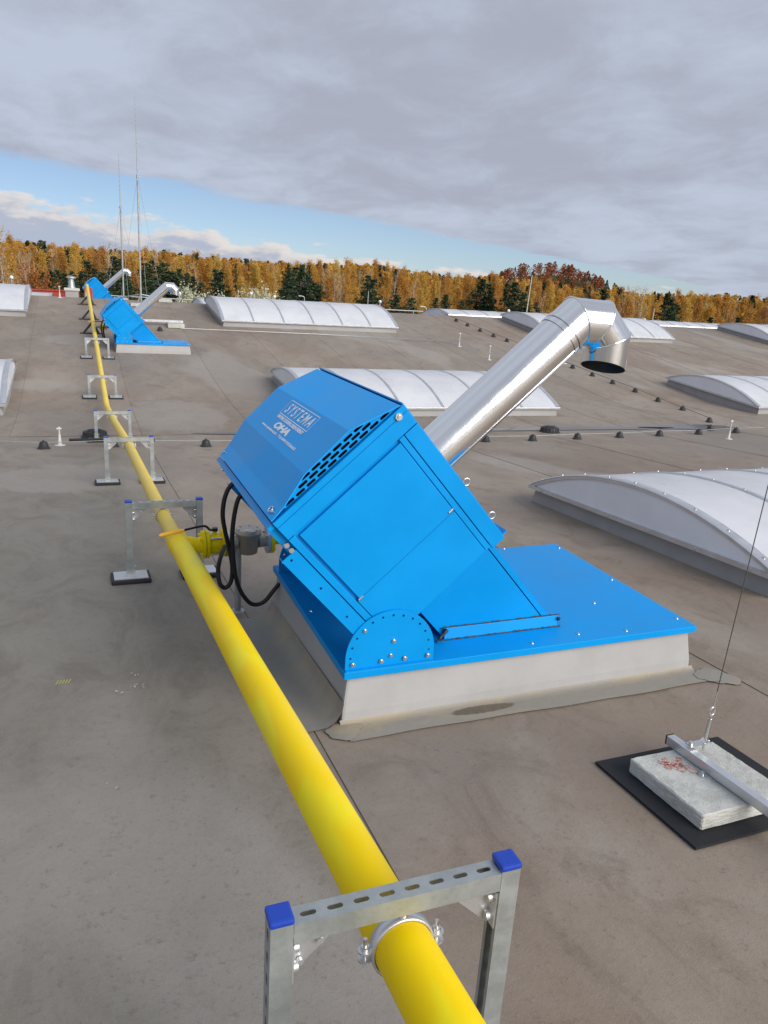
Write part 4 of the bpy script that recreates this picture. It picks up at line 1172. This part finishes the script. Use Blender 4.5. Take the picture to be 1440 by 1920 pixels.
# lamp posts, poles
GZ = -9.0
AZT = [(-400, -16.0), (0, -4.21), (120, -.41), (240, 3.61), (360, 7.84), (480, 12.24), (600, 16.76), (720, 21.35), (840, 25.96), (960, 30.52), (1080, 34.98), (1200, 39.29), (1320, 43.41), (1440, 47.32), (1900, 60)]
def az_of(px):
    for (a, b_), (c, d) in zip(AZT, AZT[1:]):
        if px <= c: return math.radians(b_ + (d - b_) * (px - a) / (c - a))
    return math.radians(60)
def at(px, d): a = az_of(px); return (d * math.sin(a), d * math.cos(a))
def lamp(px, d, htop, lab, kind=0):
    x, y = at(px, d)
    R = empty('street_lamp', (x, y, GZ), lab, 'street lamp', 'street lamps between the hall and the wood')
    H = EYE - d * htop / 1430 - GZ
    MB().cyl((0, 0, 0), (0, 0, H), .06, .04, 8).obj('pole', 'aluminium', R, (0, 0, 0))
    if kind == 0:
        MB().tube([(0, 0, H - .06), (0, 0, H), (0, 0, H + .16), (0, 0, H + .25)], .2, 12, True, [.07, .15, .16, .05]).obj('lamp_head', 'lamp_head', R, (0, 0, 0))
    else:
        MB().tube([(0, 0, H), (-.12, 0, H + .14), (-.4, 0, H + .18)], .03, 8).obj('arm', 'aluminium', R, (0, 0, 0))
        MB().box((-.66, -.08, H + .15), (-.38, .08, H + .21)).obj('lamp_head', 'lamp_head', R, (0, 0, 0))
for px, d, ht, lab, kd in ((18, 75, 34, 'street lamp in front of the wood at the left picture edge', 0), (335, 70, 45, 'street lamp beside the second heater flue outlet', 0), (471, 80, 38, 'street lamp behind the far slope skylight, left of three', 0),
                           (515, 80, 41, 'street lamp behind the far slope skylight, middle of three', 0), (572, 85, 38, 'street lamp with bent arm behind the far slope skylight', 1), (715, 80, 38, 'street lamp at the right end of the far slope skylight', 0),
                           (803, 75, 43, 'twin headed street lamp right of the far slope skylight', 1), (958, 80, 39, 'street lamp above the cone row near the ridge', 0), (1215, 80, 38, 'street lamp right of the steel elbow', 0)):
    lamp(px, d, ht, lab, kd)
def pole(px, d, y_top, lean, lab):
    x, y = at(px, d); H = EYE + y_top - GZ
    o = MB().cyl((0, 0, 0), (lean, 0, H), .07, .03, 8).obj('pole', 'white_plastic', None, (0, 0, 0)); o.location = (x, y, GZ); tag(o, lab, 'pole')
pole(692, 90, -1.2, 0, 'plain grey pole in front of the wood near the centre')
pole(984, 60, 1.1, .5, 'leaning pale mast rising left of the steel elbow')
pole(1229, 70, -.8, .1, 'thin pale pole right of the steel elbow before the wood')
pole(174, 60, -1.3, 0, 'thin pale pole above the farthest blue heater')

# ------------------------------------------------------------------ ground, hill
g = MB(); n = 40; vs = []; fs = []
ext = 3500
for i in range(n + 1):
    for j in range(n + 1): vs.append((-ext + 2 * ext * i / n, -ext + 2 * ext * j / n, GZ))
for i in range(n):
    for j in range(n): fs.append((i * (n + 1) + j, (i + 1) * (n + 1) + j, (i + 1) * (n + 1) + j + 1, i * (n + 1) + j + 1))
struct(g.add(vs, fs).obj('ground', 'grass'))
hx, hy = at(1040, 640)
def hill_h(x, y):
    a = math.radians(-33); dx_, dy_ = x - hx, y - hy
    p = dx_ * math.cos(a) - dy_ * math.sin(a) * -1; q = -dx_ * math.sin(a) * -1 + dy_ * math.cos(a)
    p = dx_ * math.cos(a) + dy_ * math.sin(a); q = -dx_ * math.sin(a) + dy_ * math.cos(a)
    return 22 * math.exp(-((p / 48) ** 2) ** 1.25 - (q / 80) ** 2) + 6 * math.exp(-((p + 75) / 60) ** 2 - (q / 80) ** 2)
g = MB(); vs = []; fs = []; n = 36
for i in range(n + 1):
    for j in range(n + 1):
        x = hx - 220 + 440 * i / n; y = hy - 220 + 440 * j / n; vs.append((x, y, GZ - .3 + hill_h(x, y)))
for i in range(n):
    for j in range(n): fs.append((i * (n + 1) + j, (i + 1) * (n + 1) + j, (i + 1) * (n + 1) + j + 1, i * (n + 1) + j + 1))
struct(g.add(vs, fs, True).obj('hill', 'grass'))

# ------------------------------------------------------------------ trees
def leafquad(V, F, c, s, q):
    a = Vector((q.gauss(0, 1), q.gauss(0, 1), q.gauss(0, 1))).normalized()
    b_ = a.cross(Vector((q.gauss(0, 1), q.gauss(0, 1), q.gauss(0, 1)))).normalized()
    k = len(V); l = s * q.uniform(.7, 1.3); w = s * q.uniform(.5, .9)
    V += [c - a * l - b_ * w * .3, c + b_ * w, c + a * l, c - b_ * w]; F.append((k, k + 1, k + 2, k + 3))
def trunk_limbs(H, r0, nl, lo, spread, rise, q, seg=6):
    m_ = MB(); pts = []
    bx, by_ = q.uniform(-.4, .4), q.uniform(-.4, .4)
    for i in range(8):
        t = i / 7; pts.append(Vector((bx * t * t + q.uniform(-.06, .06), by_ * t * t + q.uniform(-.06, .06), H * t)))
    m_.tube(pts, r0, seg, True, [r0 * (1 - .9 * i / 7) for i in range(8)])
    tips = []
    for k in range(nl):
        t = lo + (1 - lo) * (k + q.random()) / nl * .96
        i = min(6, int(t * 7)); p = pts[i].lerp(pts[i + 1], t * 7 - i)
        a = q.uniform(0, 6.283); L = spread * (1.12 - t * 1.0) * q.uniform(.6, 1.25) + .08
        e = p + Vector((math.cos(a) * L, math.sin(a) * L, rise * L * q.uniform(.6, 1.3) + .25))
        md = p.lerp(e, .5) + Vector((0, 0, -.1 * L))
        rr = r0 * (1 - .85 * t) * .5
        m_.tube([p, md, e], rr, 4, False, [rr, rr * .6, rr * .2]); tips.append((p, md, e))
    return m_, tips
def birch(seed, H=13.0, dense=1.0, spread=2.3):
    q = random.Random(seed)
    m_, tips = trunk_limbs(H, .16, 34, .20, spread, .8, q)
    V = []; F = []
    for p, md, e in tips:
        for _ in range(int(150 * dense)):
            t = q.random() ** .6; c = md.lerp(e, t) if q.random() < .7 else p.lerp(md, t)
            c = c + Vector((q.gauss(0, .24), q.gauss(0, .24), q.gauss(-.2, .42)))
            leafquad(V, F, c, .105, q)
    return m_.mesh('trunk'), MB().add(V, F).mesh('crown')
def pine(seed, H=11.0, wide=2.6):
    q = random.Random(seed); m_ = MB().tube([(0, 0, 0), (q.uniform(-.15, .15), 0, H * .5), (0, 0, H)], .2, 6, True, [.22, .13, .02])
    V = []; F = []
    nw = 17
    for k in range(nw):
        t = k / (nw - 1); z = H * (.10 + .89 * t); R_ = wide * (1 - t) ** .75 * q.uniform(.8, 1.15) + .12
        nb = max(4, int(9 * (1 - t) + 3))
        for b_ in range(nb):
            a = q.uniform(0, 6.283); L = R_ * q.uniform(.65, 1.12); d = Vector((math.cos(a), math.sin(a), q.uniform(-.1, .30)))
            m_.tube([(0, 0, z), tuple(Vector((0, 0, z)) + d * L)], .02, 3, False, [.035, .008])
            for s in range(int(16 + 16 * (1 - t))):
                u = q.random() ** .7; c = Vector((0, 0, z)) + d * L * u + Vector((q.gauss(0, .16), q.gauss(0, .16), q.gauss(.02, .15)))
                leafquad(V, F, c, .17, q)
    return m_.mesh('trunk'), MB().add(V, F).mesh('crown')
def bare(seed, H=14.0):
    q = random.Random(seed); m_, tips = trunk_limbs(H, .17, 30, .22, 2.0, 1.5, q)
    V = []; F = []
    for p, md, e in tips:
        for _ in range(4):
            s = md.lerp(e, q.random()); d = (e - p).normalized() + Vector((q.gauss(0, .5), q.gauss(0, .5), q.uniform(0, .6)))
            m_.tube([s, s + d.normalized() * q.uniform(.5, 1.3)], .02, 3, False, [.022, .006])
        for _ in range(9): leafquad(V, F, e + Vector((q.gauss(0, .5), q.gauss(0, .5), q.gauss(0, .5))), .13, q)
    return m_.mesh('trunk'), MB().add(V, F).mesh('crown')
def shrub(seed, H=6.5, spread=2.0, n=22, leaves=70):
    q = random.Random(seed); m_ = MB(); V = []; F = []
    for k in range(n):
        a = q.uniform(0, 6.283); L = spread * q.uniform(.2, 1); e = Vector((math.cos(a) * L, math.sin(a) * L, H * q.uniform(.6, 1)))
        md = e * .5 + Vector((0, 0, .3)); m_.tube([(0, 0, 0), md, e], .03, 4, False, [.06, .035, .01])
        for _ in range(leaves):
            t = .35 + .65 * q.random(); c = (md.lerp(e, (t - .5) * 2) if t > .5 else md * (t * 2)) + Vector((q.gauss(0, .2), q.gauss(0, .2), q.gauss(0, .3))); leafquad(V, F, c, .12, q)
    return m_.mesh('trunk'), MB().add(V, F).mesh('crown')
KINDS = {'birch': [birch(11), birch(12, 13.5, 1.1, 2.0), birch(13, 12.5, .8, 2.5), birch(14, 14, .95, 2.2), birch(15, 13, 1.2, 2.6), birch(16, 13.4, .6, 2.1)],
         'pine': [pine(21), pine(22, 12, 2.2), pine(23, 10, 3.0), pine(24, 12.5, 2.7)],
         'bare': [bare(31), bare(32, 15), bare(33, 13)],
         'rust': [shrub(41, 7.5, 2.4, 26, 110)],
         'pale': [shrub(51), shrub(52, 6, 2.2, 24, 60)]}
INFO = {'birch': ('birch_tree', 'bark_birch', 'leaf_birch', 'golden birch in the autumn wood', 'birches in the autumn wood'),
        'pine': ('pine_tree', 'bark_dark', 'leaf_pine', 'dark green pine before the birches', 'pines along the wood edge'),
        'bare': ('bare_tree', 'bark_birch', 'leaf_birch', 'nearly bare pale stemmed tree', 'bare trees in the wood'),
        'rust': ('rust_tree', 'bark_dark', 'leaf_rust', 'small rust orange tree left of the grey vent stack', None),
        'pale': ('pale_shrub', 'bark_birch', 'leaf_pale', 'pale plumed shrub', 'pale shrubs behind the ridge')}
for kd, lst in KINDS.items():
    for tm_, cm in lst:
        tm_.materials.append(MATS[INFO[kd][1]]); cm.materials.append(MATS[INFO[kd][2]])
ntree = 0
ZONES = [(0, 'beyond the left picture edge'), (62, 'at the left picture edge'), (250, 'behind the vent stack and farthest heater'), (440, 'behind the second heater flue'), (640, 'above the left half of the far slope skylight'), (760, 'above the right end of the far slope skylight'), (950, 'above the top of the cone row'), (1140, 'below the rust red hill'), (1290, 'right of the steel elbow'), (1441, 'near the right picture edge'), (9999, 'beyond the right picture edge')]
def zone(x, y):
    a = math.degrees(math.atan2(x, y)); px = 9998
    for (p0, a0_), (p1, a1_) in zip(AZT, AZT[1:]):
        if a <= a1_: px = p0 + (p1 - p0) * (a - a0_) / (a1_ - a0_); break
    for lim, z in ZONES:
        if px < lim: return z
    return ZONES[-1][1]
def tree(kd, x, y, H, var=None, lab=None, wide=1.0):
    global ntree
    nm, _, _, label, grp = INFO[kd]
    lst = KINDS[kd]; tm_, cm = lst[var if var is not None else rnd.randrange(len(lst))]
    base_h = max(v.co.z for v in tm_.vertices)
    s = H / base_h
    R = empty(nm, (x, y, GZ), lab or (label if kd == 'rust' else label + ' ' + zone(x, y)), 'shrub' if kd == 'pale' else 'tree', grp, (0, 0, rnd.uniform(0, 6.28)))
    R.scale = (s * wide, s * wide, s)
    for n_, me in (('trunk', tm_), ('crown', cm)):
        o = bpy.data.objects.new(n_, me); COL.objects.link(o); o.parent = R
    ntree += 1
# tree-top height above the eye line (in picture pixels) along the skyline
SKY = [(-500, 30), (0, 28), (100, 25), (200, 24), (300, 26), (400, 23), (500, 22), (600, 24), (700, 30), (760, 24), (850, 20), (950, 22), (1100, 14), (1200, 10), (1300, 14), (1440, 17), (1900, 16)]
def skyh(px):
    for (a, b_), (c, d) in zip(SKY, SKY[1:]):
        if px <= c: return b_ + (d - b_) * (px - a) / (c - a)
    return 16
def topH(px, d, extra=0): return (EYE - GZ) + d * (skyh(px) + extra) / 1430
# main rows of birches
for d0, d1, n, ex in ((205, 250, 112, 0), (185, 225, 90, -3), (165, 205, 104, -9)):
    for i in range(n):
        px = -230 + (i + rnd.uniform(.1, .9)) / n * 1920; d = rnd.uniform(d0, d1)
        x, y = at(px, d); kd = 'bare' if rnd.random() < .13 else ('pine' if rnd.random() < .07 else 'birch')
        tree(kd, x, y, topH(px, d, ex + rnd.uniform(-9, 5)), wide=rnd.uniform(.85, 1.25))
# pines and edge trees in front
PX = [(76, 44), (92, 42), (106, 40), (120, 44), (134, 40), (150, 42), (163, 22), (176, 34), (190, 40), (204, 36), (214, 12), (226, 30), (238, 40), (252, 46), (272, 20), (284, 14), (298, 24), (308, 18), (322, 30), (336, 26), (350, 32), (362, 36), (376, 46), (404, 22), (414, 26), (426, 34), (440, 46), (541, 16), (553, 10), (565, 12), (577, 20), (590, 34), (600, 38), (690, 16), (700, 22), (745, 46), (775, 50), (820, 46), (838, 40), (905, 10), (918, 16), (965, 12), (985, 28), (1010, 42), (1130, 14), (1252, 14), (1262, 22), (1272, 30), (60, 48), (-60, 20), (-90, 30), (1500, 20), (1560, 26), (640, 52), (870, 48), (1060, 44), (1340, 47), (1390, 44)]
for px, below in PX:
    d = rnd.uniform(128, 158); x, y = at(px, d)
    tree('pine', x, y, (EYE - GZ) - d * (below - 22) / 1430, wide=rnd.uniform(1.35, 1.9))
for px, below in ((250, 30), (455, 28), (620, 20), (650, 30), (670, 34), (720, 28), (790, 30), (860, 22), (880, 34), (1000, 20), (1050, 16), (1090, 22), (1180, 20), (1290, 18), (1330, 24), (1370, 14), (1410, 26), (1440, 20), (1230, 26), (1480, 20), (1530, 16), (930, 30), (1150, 24), (430, 16), (510, 20), (20, 20)):
    d = rnd.uniform(135, 165); x, y = at(px, d)
    tree('birch', x, y, (EYE - GZ) - d * (below - 20) / 1430, wide=rnd.uniform(1.0, 1.3))
for px, d, H, var in ((36, 140, 12, 0), (46, 138, 11.4, 1), (52, 142, 12, 2), (205, 150, 14.6, 1), (213, 152, 14.2, 0), (628, 140, 11.8, 2), (638, 140, 12, 0), (3, 120, 15.2, 1), (-14, 118, 15.4, 0), (1190, 165, 13.0, 1), (1172, 165, 13.2, 0), (1205, 160, 12.8, 2), (292, 150, 13.0, 2), (775, 150, 12.0, 0)):
    x, y = at(px, d); tree('bare', x, y, H, var)
x, y = at(70, 120); tree('rust', x, y, 9.6, 0)
for px, H in ((352, 8.2), (372, 8.4), (390, 7.6), (470, 8.2), (488, 8.8), (505, 8.0)):
    x, y = at(px, 112); tree('pale', x, y, H)

# far-off wood, one mass per kind
def far_mass(name, material, spots, label, seed):
    q = random.Random(seed); V = []; F = []
    for x, y, z, H, wd, cone_ in spots:
        for _ in range(110):
            t = q.random(); rr = wd * ((1 - t) if cone_ else (1.05 - t) ** .7 * 1.15) * q.uniform(.2, 1)
            a = q.uniform(0, 6.283)
            leafquad(V, F, Vector((x + rr * math.cos(a), y + rr * math.sin(a), z + H * (.25 + .75 * t))), H * .05, q)
    o = MB().add(V, F).obj(name, material); o['kind'] = 'stuff'; o['label'] = label; o['category'] = 'wood'
q = random.Random(77)
sb_, sp_, sr_ = [], [], []
for i in range(3000):
    px = q.uniform(-300, 1800); d = 215 + 560 * q.random() ** 1.7
    x, y = at(px, d); H = (EYE - GZ) + d * (skyh(px) - q.uniform(2, 17) - (6 if d > 420 else 0)) / 1430
    H = min(H, 24)
    (sb_ if q.random() < .74 else sp_).append((x, y, GZ, H, q.uniform(2.0, 3.4), False) if True else None)
sp_ = [(x, y, z, H * 1.02, w * .85, True) for x, y, z, H, w, c in sp_]
for i in range(900):
    a = q.uniform(0, 6.283); rr = q.random() ** .5
    x = hx + 150 * rr * math.cos(a); y = hy + 120 * rr * math.sin(a) - 20
    h = hill_h(x, y)
    if h < 2: continue
    sgn = (x - hx) * math.cos(math.radians(-33)) + (y - hy) * math.sin(math.radians(-33))
    tgt = sp_ if (sgn > 34 or q.random() < .07) else sr_
    tgt.append((x, y, GZ + h - .5, q.uniform(8, 11), q.uniform(3, 4.4), tgt is sp_))
far_mass('distant_birch_wood', 'far_birch', sb_, 'distant golden wood filling the skyline behind the nearer trees', 5)
far_mass('distant_pine_wood', 'far_pine', sp_, 'distant dark pines scattered through the far wood', 6)
far_mass('distant_rust_wood', 'far_rust', sr_, 'rust red wood on the low hill behind the steel elbow', 9)
# clean helper properties
for o in bpy.data.objects:
    if '_o' in o: del o['_o']
print('TREES', ntree, 'OBJECTS', len(bpy.data.objects))
